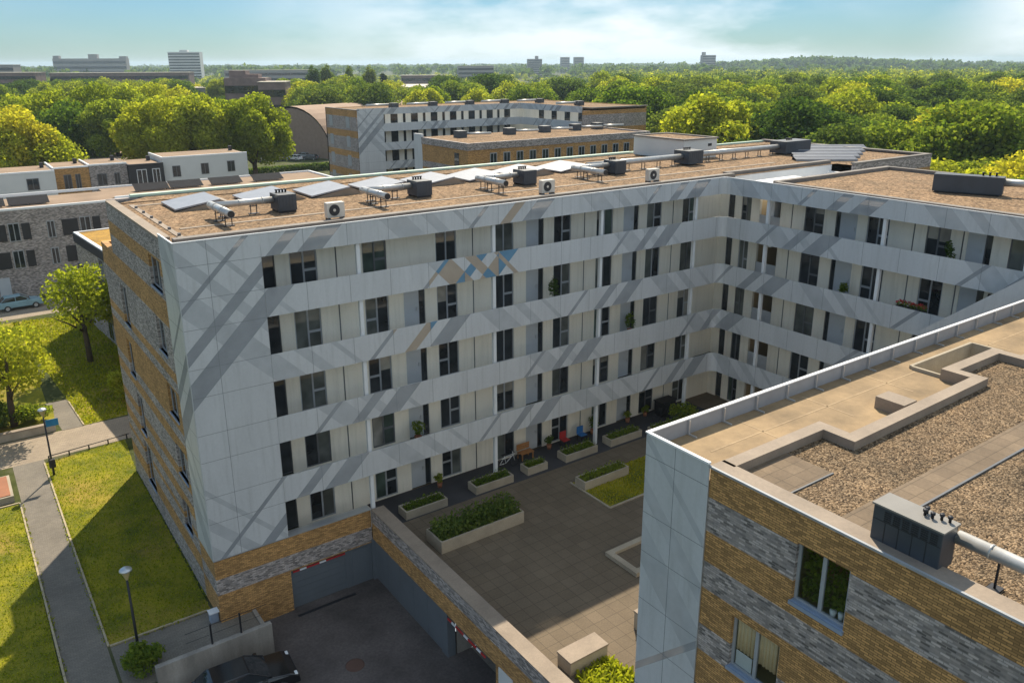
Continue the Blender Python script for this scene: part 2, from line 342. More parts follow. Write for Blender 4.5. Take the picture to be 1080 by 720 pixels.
class MB:
    def __init__(s): s.v = []; s.f = []; s.m = []; s.sm = []
    def face(s, pts, m=0, smooth=False):
        i = len(s.v); s.v += [tuple(p) for p in pts]; s.f.append(tuple(range(i, i + len(pts)))); s.m.append(m); s.sm.append(smooth)
    def hexa(s, p, m=0):
        i = len(s.v); s.v += [tuple(q) for q in p]
        for f in ((0, 3, 2, 1), (4, 5, 6, 7), (0, 1, 5, 4), (1, 2, 6, 5), (2, 3, 7, 6), (3, 0, 4, 7)):
            s.f.append(tuple(i + k for k in f)); s.m.append(m); s.sm.append(False)
        return s
    def box(s, x0, x1, y0, y1, z0, z1, m=0):
        if x0 > x1: x0, x1 = x1, x0
        if y0 > y1: y0, y1 = y1, y0
        return s.hexa([(x0, y0, z0), (x1, y0, z0), (x1, y1, z0), (x0, y1, z0), (x0, y0, z1), (x1, y0, z1), (x1, y1, z1), (x0, y1, z1)], m)
    def prism(s, poly, z0, z1, m=0, mt=None):
        n = len(poly); a = sum(poly[i][0] * poly[(i + 1) % n][1] - poly[(i + 1) % n][0] * poly[i][1] for i in range(n))
        if a < 0: poly = poly[::-1]
        i = len(s.v)
        s.v += [(p[0], p[1], z0) for p in poly] + [(p[0], p[1], z1) for p in poly]
        s.f.append(tuple(i + n + k for k in range(n))); s.m.append(m if mt is None else mt); s.sm.append(False)
        s.f.append(tuple(i + n - 1 - k for k in range(n))); s.m.append(m); s.sm.append(False)
        for k in range(n):
            s.f.append((i + k, i + (k + 1) % n, i + n + (k + 1) % n, i + n + k)); s.m.append(m); s.sm.append(False)
        return s
    def tube(s, pts, r, n=10, m=0, cap=True):
        pts = [Vector(p) for p in pts]
        rr = r if isinstance(r, (list, tuple)) else [r] * len(pts)
        base = len(s.v); ref = None
        for k, p in enumerate(pts):
            d = (pts[min(k + 1, len(pts) - 1)] - pts[max(k - 1, 0)]).normalized()
            if ref is None: ref = Vector((0, 0, 1)) if abs(d.z) < 0.9 else Vector((1, 0, 0))
            a = d.cross(ref).normalized(); b = a.cross(d).normalized(); ref = b
            for j in range(n):
                t = 2 * math.pi * j / n
                s.v.append(tuple(p + (a * math.cos(t) + b * math.sin(t)) * rr[k]))
        for k in range(len(pts) - 1):
            for j in range(n):
                s.f.append((base + k * n + j, base + k * n + (j + 1) % n, base + (k + 1) * n + (j + 1) % n, base + (k + 1) * n + j)); s.m.append(m); s.sm.append(True)
        if cap:
            s.f.append(tuple(base + j for j in reversed(range(n)))); s.m.append(m); s.sm.append(False)
            s.f.append(tuple(base + (len(pts) - 1) * n + j for j in range(n))); s.m.append(m); s.sm.append(False)
        return s
    def lathe(s, c, prof, n=16, m=0):
        base = len(s.v)
        for (r, z) in prof:
            for j in range(n):
                t = 2 * math.pi * j / n; s.v.append((c[0] + r * math.cos(t), c[1] + r * math.sin(t), c[2] + z))
        for k in range(len(prof) - 1):
            for j in range(n):
                s.f.append((base + k * n + j, base + k * n + (j + 1) % n, base + (k + 1) * n + (j + 1) % n, base + (k + 1) * n + j)); s.m.append(m); s.sm.append(True)
        return s
    def build(s, name, mats, parent=None, bevel=0):
        if not isinstance(mats, (list, tuple)): mats = [mats]
        off = Vector((0, 0, 0))
        if parent is not None: off = LOC.get(parent.name, Vector((0, 0, 0)))
        me = bpy.data.meshes.new(name)
        me.from_pydata([(a - off.x, b - off.y, c - off.z) for a, b, c in s.v], [], s.f)
        for mt in mats: me.materials.append(mt)
        me.polygons.foreach_set('material_index', s.m); me.polygons.foreach_set('use_smooth', s.sm)
        me.update()
        o = bpy.data.objects.new(name, me); COL.objects.link(o)
        if parent is not None: o.parent = parent; LOC[o.name] = off
        if bevel:
            b = o.modifiers.new('bevel', 'BEVEL'); b.width = bevel; b.segments = 2; b.limit_method = 'ANGLE'
        return o

def obox(mb, c, hx, hy, z0, z1, a, m=0):
    ca, sa = math.cos(a), math.sin(a)
    P = [(c[0] + ca * x - sa * y, c[1] + sa * x + ca * y) for x, y in ((-hx, -hy), (hx, -hy), (hx, hy), (-hx, hy))]
    return mb.hexa([(x, y, z0) for x, y in P] + [(x, y, z1) for x, y in P], m)

def copy_tree(o, parent=None):
    c = o.copy(); COL.objects.link(c); c.parent = parent
    for ch in o.children: copy_tree(ch, c)
    return c

# panels of the diagonal mural: s runs along the facade (round the corners), stripes lean 45 degrees
PER = 12.05
def mural(s, z, colour=True):
    a = (s - (z - 15.3) - 2.75) % PER
    b = (s + z - 0.2) % PER
    dark = a < 0.27 or 1.88 < a < 2.52 or 3.28 < a < 4.45
    if dark:
        if not colour: return 1
        if 13.2 < s < 17.2 and z > 11 and a > 0.3 or (11.4 < s < 14.2 and 10 < z < 13.4):
            return 3 if (s * 1.9 + z) % 1.6 < 0.8 else 4
        if 9.2 < s < 13.0 and 8.2 < z < 10.2 and a < 2.6: return 3 if (s - z) % 0.9 < 0.45 else 4
        return 1
    light = b < 1.4 or 2.15 < b < 2.8 or 3.9 < b < 4.2
    if light:
        if colour and 12.6 < s < 17.2 and 10 < z < 13.4: return 4
        return 2
    return 0

def sheet(mb, s0, s1, z0, z1, to3, js=(), jz=(), thick=0.03, jw=0.009, pattern=True, colour=True):
    """one clad sheet in (s,z), cut along the mural's stripes and its joints; to3(s, z, d) places it"""
    bm = bmesh.new()
    bm.faces.new([bm.verts.new((a, b, 0)) for a, b in ((s0, z0), (s1, z0), (s1, z1), (s0, z1))])
    def cut(px, pz, nx, nz):
        bmesh.ops.bisect_plane(bm, geom=bm.verts[:] + bm.edges[:] + bm.faces[:], dist=1e-5, plane_co=(px, pz, 0), plane_no=(nx, nz, 0))
    if pattern:
        for base, offs, sg in ((2.75, (0, 0.27, 1.88, 2.52, 3.28, 4.45), -1), (0.2, (0, 1.4, 2.15, 2.8, 3.9, 4.2), 1)):
            for k in range(-3, 8):
                for o in offs:
                    c = base + o + k * PER
                    if sg < 0:      # s - (z-15.3) = c
                        smin, smax = c + z0 - 15.3, c + z1 - 15.3
                        if smax > s0 and smin < s1: cut(c - 15.3, 0, 1, -1)
                    else:           # s + z = c
                        smin, smax = c - z1, c - z0
                        if smax > s0 and smin < s1: cut(c, 0, 1, 1)
    for j in js:
        if s0 + 0.05 < j < s1 - 0.05: cut(j - jw, 0, 1, 0); cut(j + jw, 0, 1, 0)
    for j in jz:
        if z0 + 0.05 < j < z1 - 0.05: cut(0, j - jw, 0, 1); cut(0, j + jw, 0, 1)
    for f in bm.faces:
        c = f.calc_center_median()
        mi = 5 if any(abs(c.x - j) < jw for j in js) or any(abs(c.y - j) < jw for j in jz) else (mural(c.x, c.y, colour) if pattern else 0)
        pts = [(v.co.x, v.co.y) for v in f.verts]
        mb.face([to3(a, b, 0) for a, b in pts], mi)
        mb.face([to3(a, b, thick) for a, b in reversed(pts)], mi)
    for a, b, c, d in ((s0, z0, s1, z0), (s1, z0, s1, z1), (s1, z1, s0, z1), (s0, z1, s0, z0)):
        mb.face([to3(a, b, thick), to3(c, d, thick), to3(c, d, 0), to3(a, b, 0)][::-1], 0)
    bm.free()

# ------------------------------------------------------------------ ground
G0 = -2.5
g = MB()
# one sheet out to the horizon, with the sunk garage yard cut out of it
xs = [-6000, -3.3, 1.6, 9.0, 9000]; ys = [-6000, -30.0, -2.2, 12000]
for i in range(4):
    for j in range(3):
        x0, x1, y0, y1 = xs[i], xs[i + 1], ys[j], ys[j + 1]
        if j == 1 and i in (1, 2): continue
        if j == 2 and i == 2: continue
        g.face([(x0, y0, G0), (x1, y0, G0), (x1, y1, G0), (x0, y1, G0)])
g.face([(1.6, 0.2, G0), (9, 0.2, G0), (9, 12000, G0), (1.6, 12000, G0)])
o = g.build('ground', M['ground']); tag(o, kind='structure')

y_ = MB(); y_.face([(-3.3, -30, -3.3), (9, -30, -3.3), (9, 0.6, -3.3), (-3.3, 0.6, -3.3)])
o = y_.build('garage_yard', M['yard']); tag(o, kind='structure')
y_ = MB()   # drain channel and oil stain strip on the yard
y_.box(3.4, 6.4, -0.62, -0.44, -3.3, -3.29)
o = y_.build('yard_drain', M['steel']); tag(o, kind='structure')

def flat(name, poly, z, mat, kind='structure', th=None):
    m = MB()
    if th: m.prism(poly, z - th, z)
    else:
        a = sum(poly[i][0] * poly[(i + 1) % len(poly)][1] - poly[(i + 1) % len(poly)][0] * poly[i][1] for i in range(len(poly)))
        if a < 0: poly = poly[::-1]
        m.face([(p[0], p[1], z) for p in poly])
    o = m.build(name, mat); tag(o, kind=kind); return o

lawn_polys = [
    [(-4.5, 1.35), (-0.12, 1.35), (-0.06, 17.9), (0.3, 23.3), (-4.62, 22.6), (-4.6, 12)],
    [(-6.55, -6), (-6.5, 17.7), (-14, 17.2), (-14, -6)],
    [(-1.6, 27.5), (3.6, 27.9), (4.2, 47.0), (3.0, 57.5), (-3.5, 58.5), (-1.9, 33)],
    [(-3.3, 33.5), (-2.9, 58.4), (-16, 58), (-14, 33)],
    [(-3.35, 27.9), (-2.95, 33.0), (-14, 33), (-14, 28.1)],
]
for lp in lawn_polys: flat('lawn', lp, G0 + 0.012, M['grass'])
flat('path', [(-6.4, -8), (-4.62, -8), (-4.62, 24), (-6.4, 24)], G0 + 0.006, M['path'])
flat('path', [(-16, 23.2), (-4.62, 23.2), (1.0, 23.4), (1.6, 27.45), (-16, 27.5)], G0 + 0.008, M['road'])
flat('path', [(-3.0, 27.4), (-1.65, 27.4), (-1.9, 33.5), (-3.4, 33.5)], G0 + 0.008, M['path'])
flat('road', [(-30, 58.7), (12, 60.2), (12, 66.6), (-30, 66.2)], G0 + 0.008, M['road'])
flat('apron', [(-4.5, -2.2), (1.55, -2.2), (1.55, 0.1), (-0.2, 1.2), (-4.5, 1.2)], G0 + 0.006, M['path'])
k = MB()
def kerbline(pts, w=0.09, h=0.07):
    for a, b in zip(pts, pts[1:]):
        d = Vector((b[0] - a[0], b[1] - a[1], 0)); L = d.length; an = math.atan2(d.y, d.x)
        obox(k, ((a[0] + b[0]) / 2, (a[1] + b[1]) / 2), L / 2, w / 2, G0 - 0.05, G0 + h, an)
kerbline([(-4.66, 22.6), (-4.64, 12.0)]); kerbline([(-4.64, 11.9), (-4.56, 1.32)]); kerbline([(-4.5, 1.28), (-0.25, 1.28)])
kerbline([(-6.47, 17.7), (-6.42, -6)]); kerbline([(-1.62, 27.55), (-1.88, 33)]); kerbline([(-14, 17.8), (-6.5, 17.75)])
o = k.build('kerb', M['kerb']); tag(o, kind='structure')

# ------------------------------------------------------------------ courtyard
c = MB(); c.face([(8.3, -18.9, 0), (34.4, -18.9, 0), (34.4, 1.8, 0), (8.3, 1.8, 0)])
o = c.build('courtyard', M['court']); tag(o, kind='structure')
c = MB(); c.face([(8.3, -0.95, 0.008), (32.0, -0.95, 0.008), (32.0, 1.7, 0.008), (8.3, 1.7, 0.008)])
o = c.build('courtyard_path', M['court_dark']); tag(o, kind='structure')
c = MB(); c.face([(18.5, -5.85, 0.008), (24.6, -5.9, 0.008), (25.0, -2.75, 0.008), (18.5, -2.75, 0.008)])
o = c.build('courtyard_lawn', M['grass']); tag(o, kind='structure')
c = MB()
for a, b in (((18.42, -2.7), (18.42, -5.92)), ((18.4, -5.95), (24.7, -5.98))):
    d = Vector((b[0] - a[0], b[1] - a[1], 0)); obox(c, ((a[0] + b[0]) / 2, (a[1] + b[1]) / 2), d.length / 2, 0.05, 0, 0.06, math.atan2(d.y, d.x))
o = c.build('courtyard_kerb', M['concrete']); tag(o, kind='structure')

# ------------------------------------------------------------------ window / door parts
M['glass_blind'] = glass_mat('blind_behind_glass', (0.27, 0.26, 0.23), 0.12)
M['glass_green'] = glass_mat('green_tinted_curtain_glass', (0.07, 0.10, 0.085), 0.06)
def glass_pick():
    q = random.random()
    return M['glass'] if q < 0.5 else M['glass_curtain'] if q < 0.72 else M['glass_green'] if q < 0.88 else M['glass_blind']

WN = [0]
def ax(axis, const, s, z, d):
    """facade coordinates to world; axis y: facade looks to -y; axis x: facade looks to -x and s = -y"""
    return (s, const + d, z) if axis == 'y' else (const + d, -s, z)

def fbox(mb, axis, const, s0, s1, d0, d1, z0, z1, m=0):
    if axis == 'y': mb.box(s0, s1, const + d0, const + d1, z0, z1, m)
    else: mb.box(const + d0, const + d1, -s1, -s0, z0, z1, m)

def window(par, axis, const, s0, s1, z0, z1, glass, fr=None, bars=1, transom=0.32, w=0.055, depth=0.0, nm='window'):
    fr = fr or M['frame_grey']
    m = MB(); dd = depth
    fbox(m, axis, const, s0, s0 + w, dd, dd + 0.07, z0, z1); fbox(m, axis, const, s1 - w, s1, dd, dd + 0.07, z0, z1)
    fbox(m, axis, const, s0 + w, s1 - w, dd, dd + 0.07, z1 - w, z1); fbox(m, axis, const, s0 + w, s1 - w, dd, dd + 0.07, z0, z0 + w)
    cuts = [s0 + (s1 - s0) * (k + 1) / (bars + 1) for k in range(bars)]
    for q in cuts: fbox(m, axis, const, q - w * 0.7, q + w * 0.7, dd + 0.003, dd + 0.067, z0 + w, z1 - w)
    if transom and bars:
        side = random.random() < 0.6
        a, b = (cuts[-1] + w * 0.7, s1 - w) if side else (s0 + w, cuts[0] - w * 0.7)
        zt = z0 + (z1 - z0) * transom
        fbox(m, axis, const, a, b, dd + 0.005, dd + 0.065, zt - w, zt + w)
    o = m.build(nm, fr, par)
    if len(cuts) == 1 and glass is not M['glass_clear']:
        q = cuts[0]
        for a, b in ((s0 + w * 0.6, q), (q, s1 - w * 0.6)):
            gl = glass if random.random() < 0.55 else glass_pick()
            split = random.random()
            if gl is M['glass_blind'] and split < 0.8:      # half-drawn blind
                zm = z0 + (z1 - z0) * random.uniform(0.35, 0.75)
                p = MB(); fbox(p, axis, const, a, b, dd + 0.03, dd + 0.045, zm, z1 - w * 0.6); p.build('pane', gl, o)
                p = MB(); fbox(p, axis, const, a, b, dd + 0.03, dd + 0.045, z0 + w * 0.6, zm); p.build('pane', M['glass'], o)
            else:
                p = MB(); fbox(p, axis, const, a, b, dd + 0.03, dd + 0.045, z0 + w * 0.6, z1 - w * 0.6); p.build('pane', gl, o)
    else:
        p = MB(); fbox(p, axis, const, s0 + w * 0.6, s1 - w * 0.6, dd + 0.03, dd + 0.045, z0 + w * 0.6, z1 - w * 0.6)
        p.build('pane', glass, o)
    return o

def door(par, axis, const, s0, s1, z0, z1, mat=None, flip=False):
    m = MB(); fbox(m, axis, const, s0, s1, 0.03, 0.09, z0, z1)
    fbox(m, axis, const, s0, s1, 0.02, 0.03, z1 - 0.06, z1)
    o = m.build('door', mat or M['door'], par)
    h = MB(); hs = s1 - 0.14 if not flip else s0 + 0.14
    fbox(h, axis, const, hs - 0.02, hs + 0.02, -0.02, 0.02, z0 + 0.95, z0 + 1.15); fbox(h, axis, const, hs - 0.06, hs + 0.06, -0.035, -0.015, z0 + 1.03, z0 + 1.07)
    h.build('handle', M['alu'], o)
    return o

# ------------------------------------------------------------------ main building
main = thing('apartment_building', (0, 0, G0), 'large L-shaped five-storey block with white galleries and diagonal stripe panels behind the courtyard', 'apartment building')
L = 32.6; Wd = 1.75
# brick shell: west wall, rear volume
m = MB()
m.box(0.0, 0.34, 2.41, 14.5, -3.4, 15.0)           # west wall, upper
m.box(0.0, 0.34, 14.5, 18.1, -3.4, 12.3)
w = m
# west wall windows cut: rebuilt from strips instead of one slab
WW = [(3.0, 5.1, 12.55, 14.0), (3.75, 5.3, 9.4, 11.0), (3.15, 4.9, 6.35, 7.85), (3.0, 4.75, 3.2, 4.8), (3.6, 5.0, 0.2, 1.75),
      (12.2, 13.8, 8.5, 10.75), (13.0, 14.45, 5.35, 7.4), (12.3, 13.7, 2.1, 4.4), (11.8, 13.8, -1.2, 1.4)]
def wall_with_holes(axis, const, s0, s1, z0, z1, holes, thick, mb):
    """solid wall slab with rectangular openings, from non-overlapping strips"""
    zs = sorted({z0, z1} | {h[2] for h in holes} | {h[3] for h in holes})
    for a, b in zip(zs, zs[1:]):
        cur = s0
        for h in sorted(h for h in holes if h[2] < (a + b) / 2 < h[3]):
            if h[0] > cur: fbox(mb, axis, const, cur, h[0], 0, thick, a, b)
            cur = h[1]
        if cur < s1: fbox(mb, axis, const, cur, s1, 0, thick, a, b)
m = MB()
hol = [(-b, -a, c_, d_) for a, b, c_, d_ in WW]
wall_with_holes('x', 0.0, -14.5, -2.41, -3.4, 15.0, hol, 0.34, m)
wall_with_holes('x', 0.0, -18.1, -14.5, -3.4, 12.3, [], 0.34, m)
m.box(0.34, 9, 17.76, 18.1, -3.4, 12.3); m.box(0.34, 57.3, 16.2, 16.5, -2.5, 14.9)
m.box(0.34, 57.3, 14.2, 14.5, 12.3, 14.9)
m.box(57.0, 57.3, 0.4, 16.2, -2.5, 15.0)            # east end
m.box(47.0, 57.0, 0.4, 0.7, -2.5, 15.0)
m.build('brick_wall', M['brick_left'], main)
for a, b, z0, z1 in WW:
    o = window(main, 'x', 0.0, -b, -a, z0, z1, M['glass'] if z0 != 5.35 else M['glass_curtain'], M['frame_grey'], 1, 0, 0.06, 0.12)
    s = MB(); s.box(-0.06, 0.12, a, b, z0 - 0.07, z0); s.build('sill', M['sill'], o)
# low brick base under the gallery on the garage side, with ledge
m = MB()
m.box(0.0, 7.72, 0.02, 0.36, -0.35 + 0.0, 0.74); m.box(0.0, 3.42, 0.02, 0.36, -3.4, -0.35); m.box(3.42, 7.72, 0.02, 0.36, -1.12, -0.35)
m.box(0.003, 0.33, 0.36, 2.41, -3.4, 0.74)
m.build('base_wall', M['brick_base'], main)
m = MB(); m.box(-0.03, 7.7, -0.03, 0.4, 0.742, 0.79); m.box(-0.03, 0.36, 0.4, 2.45, 0.742, 0.79); m.build('ledge', M['alu'], main)
# garage door and side door in the base
m = MB()
for i in range(6): m.box(3.45, 6.3, 0.14, 0.2, -3.28 + i * 0.345, -3.28 + i * 0.345 + 0.335)
m.box(3.42, 3.5, 0.1, 0.2, -3.3, -1.14); m.box(6.25, 6.42, 0.1, 0.2, -3.3, -1.14)
gd = m.build('garage_door', M['garage'], main)
m = MB()
for i in range(8): m.box(3.55 + i * 0.335, 3.55 + i * 0.335 + 0.335, 0.07, 0.1, -1.30, -1.21, 1 if i in (1, 4) else 0)
m.build('height_bar', [M['red'], M['white']], gd)
m = MB(); m.box(6.42, 7.66, 0.12, 0.19, -3.3, -1.13); m.box(6.6, 7.5, 0.09, 0.12, -3.28, -1.3); m.box(7.3, 7.36, 0.04, 0.09, -2.35, -2.2)
m.build('yard_door', M['garage'], main)
# gallery floors and roof strip
m = MB()
for kf in range(0, 5):
    z = 3 * kf
    x0 = 0.34
    m.box(x0, L + 0.0, 0.06, Wd, z - 0.28, z if kf else -0.003)
    if kf: m.box(L + 0.06, L + Wd, -18.6, 0.06, z - 0.28, z)
m.build('gallery_floor', M['slab'], main)
m = MB(); m.box(0.06, L, 0.06, Wd, 14.5, 14.84); m.box(L + 0.06, L + Wd, -18.8, 0.06, 14.5, 14.84); m.build('gallery_roof', M['coping_light'], main)

JS = [1.25 + 2.05 * k for k in range(-2, 28)]
JZ = [2.63, 3.9, 5.63, 6.9, 8.63, 9.9, 11.63, 12.9, 14.3]
# corner cladding
m = MB()
sheet(m, 0.0, 3.46, 0.79, 15.3, lambda s, z, d: (s, d - 0.03, z), [1.25, 2.0 + 9], JZ)
sheet(m, -2.41, 0.0, 0.79, 15.3, lambda s, z, d: (d - 0.03, -s, z), [-1.2], JZ)
m.build('corner_cladding', CLADS, main)
m = MB(); m.box(0.1, 3.4, 0.12, 0.2, 0.8, 14.4); m.box(0.12, 0.2, 0.2, 2.4, 0.8, 14.4); m.box(3.40, 3.46, 0.04, Wd, 0.8, 14.4); m.build('corner_backing', M['clad'], main)
m = MB(); m.box(-0.05, 3.46, -0.055, 0.02, 15.303, 15.335); m.box(-0.05, 0.02, 0.02, 2.42, 15.303, 15.335)
m.box(3.46, L - 0.0, -0.05, 0.02, 15.303, 15.33); m.box(L - 0.05, L + 0.02, -18.9, -0.05, 15.303, 15.33); m.build('edge_trim', M['whitealu'], main)
# gallery bands, one per storey and the parapet at the roof
R = 0.55    # rounding at the inner corner
for kf in range(1, 6):
    z0, z1 = (3 * kf - 0.37, 3 * kf + 0.9) if kf < 5 else (14.3, 15.3)
    m = MB()
    sheet(m, 3.47, L - R, z0, z1, lambda s, z, d: (s, d - 0.03, z), JS)
    sheet(m, L + R, L + 18.6, z0, z1, lambda s, z, d: (L - 0.03 + d, -(s - L), z), JS)
    for q in range(5):      # corner, in five short facets
        t0, t1 = q / 5, (q + 1) / 5
        def cpt(t, d):
            a = t * math.pi / 2; rr = R - d
            return (L - R + rr * math.sin(a), -R + rr * math.cos(a))
        def to3(s, z, d, t0=t0, t1=t1):
            f = (s - (L - R + 2 * R * t0)) / (2 * R * 0.2)
            a, b = cpt(t0, 0), cpt(t1, 0)
            dx = (a[0] + b[0]) / 2 - (L - R); dy = (a[1] + b[1]) / 2 + R; ln = math.hypot(dx, dy)
            return (a[0] + (b[0] - a[0]) * f + dx / ln * d * 1.0, a[1] + (b[1] - a[1]) * f + dy / ln * d, z)
        sheet(m, L - R + 2 * R * t0, L - R + 2 * R * t1, z0, z1, to3)
    m.build('gallery_band' if kf < 5 else 'parapet_band', CLADS, main)
# white columns
def column(x, y, z1=14.3):
    m = MB(); m.box(x - 0.09, x + 0.09, y - 0.09, y + 0.09, 0, z1); m.build('column', M['white'], main)
for x in (7.95, 15.42, 22.7, 30.3): column(x, 0.2)
for yy in (-3.25, -10.6, -17.6): column(L + 0.2, yy)

# recessed facade: wall segments between openings, per storey
def facade(axis, const, s_start, s_end, items, z0, z1, cream):
    """items: (kind, s0, s1); wall fills what is left"""
    m = MB(); cur = s_start
    for kind, a, b in items:
        if a > cur: fbox(m, axis, const, cur, a, 0, 0.2, z0, z1)
        if kind == 'line': pass
        cur = b
    if cur < s_end: fbox(m, axis, const, cur, s_end, 0, 0.2, z0, z1)
    return m
def bay(b): return [('win', b, b + 1.28), ('door', b + 2.12, b + 2.98), ('slit', b + 2.98, b + 3.34), ('win', b + 4.05, b + 5.3), ('line', b + 6.25, b + 6.32)]
main_items = [('slit', 4.02, 4.6), ('win', 5.28, 6.6), ('line', 7.5, 7.57)] + bay(8.88) + bay(16.52) + bay(23.72) + [('win', 30.85, 32.15)]
wing_items = [('slit', 0.3 - 1.35, 0.3 - 0.85), ('win', 0.0, 0.75), ('void', 1.4, 2.95), ('line', 3.75, 3.82), ('win', 4.65, 5.95), ('slit', 6.7, 7.0), ('door', 7.0, 8.05), ('win', 8.65, 9.95), ('line', 11.3, 11.37),
              ('win', 12.0, 13.25), ('line', 13.85, 13.92), ('door', 14.1, 14.95), ('slit', 14.95, 15.3), ('win', 16.1, 17.4)]
creams = {'y': MB(), 'x': MB()}
for kf in range(5):
    z0, z1 = 3 * kf, 3 * kf + 2.72
    for axis, const, s0, s1, items in (('y', Wd, 0.35, L + Wd, main_items), ('x', L + Wd, -Wd, 18.7, wing_items)):
        if axis == 'y' and kf == 4:
            items = [i for i in items if not (10.9 < i[1] < 12.5)]
        mm = facade(axis, const, s0, s1, items, z0, z1, None); allcream = creams[axis]
        allcream.v, nb = allcream.v + mm.v, len(allcream.v)
        allcream.f += [tuple(i + nb for i in f) for f in mm.f]; allcream.m += mm.m; allcream.sm += mm.sm
        for kind, a, b in items:
            if kind == 'win':
                window(main, axis, const, a, b, z0 + 0.06, z1 - 0.1, glass_pick(), M['frame_grey'] if random.random() < 0.7 else M['frame'], 1, 0.36 if random.random() < 0.8 else 0, 0.06, 0.05)
                fbox(allcream, axis, const, a, b, 0, 0.2, z1 - 0.1, z1); fbox(allcream, axis, const, a, b, 0, 0.2, z0, z0 + 0.06)
            elif kind == 'door':
                door(main, axis, const, a, b, z0 + 0.05, z1 - 0.3)
                fbox(allcream, axis, const, a, b, 0.01, 0.2, z1 - 0.3, z1)
            elif kind == 'slit':
                window(main, axis, const, a, b, z0 + 0.05, z1 - 0.02, M['glass'], M['frame'], 0, 0, 0.04, 0.05, 'sidelight')
            elif kind == 'line':
                fbox(allcream, axis, const, a, b, 0.1, 0.2, z0, z1)
for q_ in creams.values(): q_.build('recessed_wall', M['cream'], main)
# dark downpipes in the recessed joints
m = MB()
for s in (7.535, 15.165, 22.805, 30.005): MB().tube([(s, Wd + 0.03, 0), (s, Wd + 0.03, 14.4)], 0.045, 8).build('downpipe', M['frame'], main)
for s in (3.785, 11.335, 13.885): MB().tube([(L + Wd + 0.03, -s, 0), (L + Wd + 0.03, -s, 14.4)], 0.045, 8).build('downpipe', M['frame'], main)
# small lamps beside the doors
m = MB()
for kf in range(5):
    for s in (4.95, 12.45, 20.1, 27.45): MB().box(s - 0.08, s + 0.08, Wd - 0.05, Wd - 0.003, 3 * kf + 2.3, 3 * kf + 2.46).build('wall_lamp', M['acwhite'], main)
    for s in (6.3,): MB().box(L + Wd - 0.05, L + Wd - 0.003, -s - 0.08, -s + 0.08, 3 * kf + 2.3, 3 * kf + 2.46).build('wall_lamp', M['acwhite'], main)
# open loggia behind the wing's void, with balustrade and a warm inner wall
m = MB()
for kf in range(5):
    z = 3 * kf
    m.box(L + Wd + 0.2, L + Wd + 5, -3.6, -0.9, z - 0.28, z - 0.003)
m.build('loggia_floor', M['slab'], main)
m = MB()
for kf in range(5):
    z = 3 * kf
    m.box(L + Wd + 5, L + Wd + 5.2, -3.6, -0.9, z, z + 2.72); m.box(L + Wd + 0.2, L + Wd + 5, -1.1, -0.9, z, z + 2.72); m.box(L + Wd + 0.2, L + Wd + 5, -3.6, -3.4, z, z + 2.72)
m.build('loggia_wall', M['cream_warm'], main)
m = MB()
for kf in range(1, 5):
    z = 3 * kf
    MB().box(L + Wd + 0.02, L + Wd + 0.06, -2.93, -1.42, z, z + 1.0).build('balustrade', M['clad_light'], main)
# stair flight with slanting clad balustrade in front of the wing's far bays
m = MB()
def slant(y0, z0, y1, z1, x, h, th):
    m.hexa([(x, y0, z0), (x + th, y0, z0), (x + th, y1, z1), (x, y1, z1), (x, y0, z0 + h), (x + th, y0, z0 + h), (x + th, y1, z1 + h), (x, y1, z1 + h)])
slant(-14.0, 8.3, -18.3, 11.9, 31.4, 1.1, 0.05)
m.build('stair_balustrade', M['clad'], main)
m = MB()
for i in range(17): m.box(31.46, 32.5, -14.2 - i * 0.24 - 0.26, -14.2 - i * 0.24, 8.2 + i * 0.19 - 0.06, 8.2 + i * 0.19)
m.build('stair', M['slab'], main)

# roofs
m = MB()
m.face([(0.3, Wd + 0.3, 14.9), (47.2, Wd + 0.3, 14.9), (47.2, 14.2, 14.9), (0.3, 14.2, 14.9)])
m.face([(47.2, 0.7, 14.9), (57.0, 0.7, 14.9), (57.0, 14.2, 14.9), (47.2, 14.2, 14.9)])
m.face([(0.3, 14.2, 14.9), (57.0, 14.2, 14.9), (57, 16.2, 14.9), (2.5, 16.2, 14.9)])
m.face([(L + Wd + 0.3, -26, 14.9), (47.0, -26, 14.9), (47.0, -2.3, 14.9), (L + Wd + 0.3, -2.3, 14.9)])
m.build('gravel_roof', M['gravel_far'], main)
m = MB()
m.box(0.0, 0.46, 2.42, 14.5, 15.003, 15.13, 1)                  # pale west coping
m.box(0.46, L + 3.0, Wd - 0.02, Wd + 0.42, 14.86, 15.12)         # front coping
m.box(56.8, 57.34, 0.4, 16.5, 15.003, 15.12); m.box(47.0, 56.8, 0.38, 0.8, 15.003, 15.12)
m.box(L + Wd - 0.02, L + Wd + 0.4, -26, -2.3, 14.86, 15.12); m.box(L + Wd + 0.4, 47.1, -2.3, -1.9, 14.86, 15.12); m.box(46.75, 47.1, -26, -2.3, 14.86, 15.12)
m.box(L + 3.0, 47.0, 2.4, 2.8, 14.86, 15.12)
m.build('coping', [M['coping'], M['coping_light']], main)
m = MB(); m.box(1.6, 40, 16.2, 16.6, 14.92, 15.06); m.box(40, 56.8, 16.2, 16.5, 14.92, 15.05); m.build('rear_coping', M['mint'], main)
m = MB()   # pale strips in the gravel (paver walk)
m.box(1.5, 44, 4.95, 5.2, 14.9, 14.93); m.box(0.95, 1.2, 3.0, 13.5, 14.9, 14.93); m.box(1.2, 5, 12.9, 13.15, 14.9, 14.93)
m.build('roof_walk_strip', M['coping_light'], main)
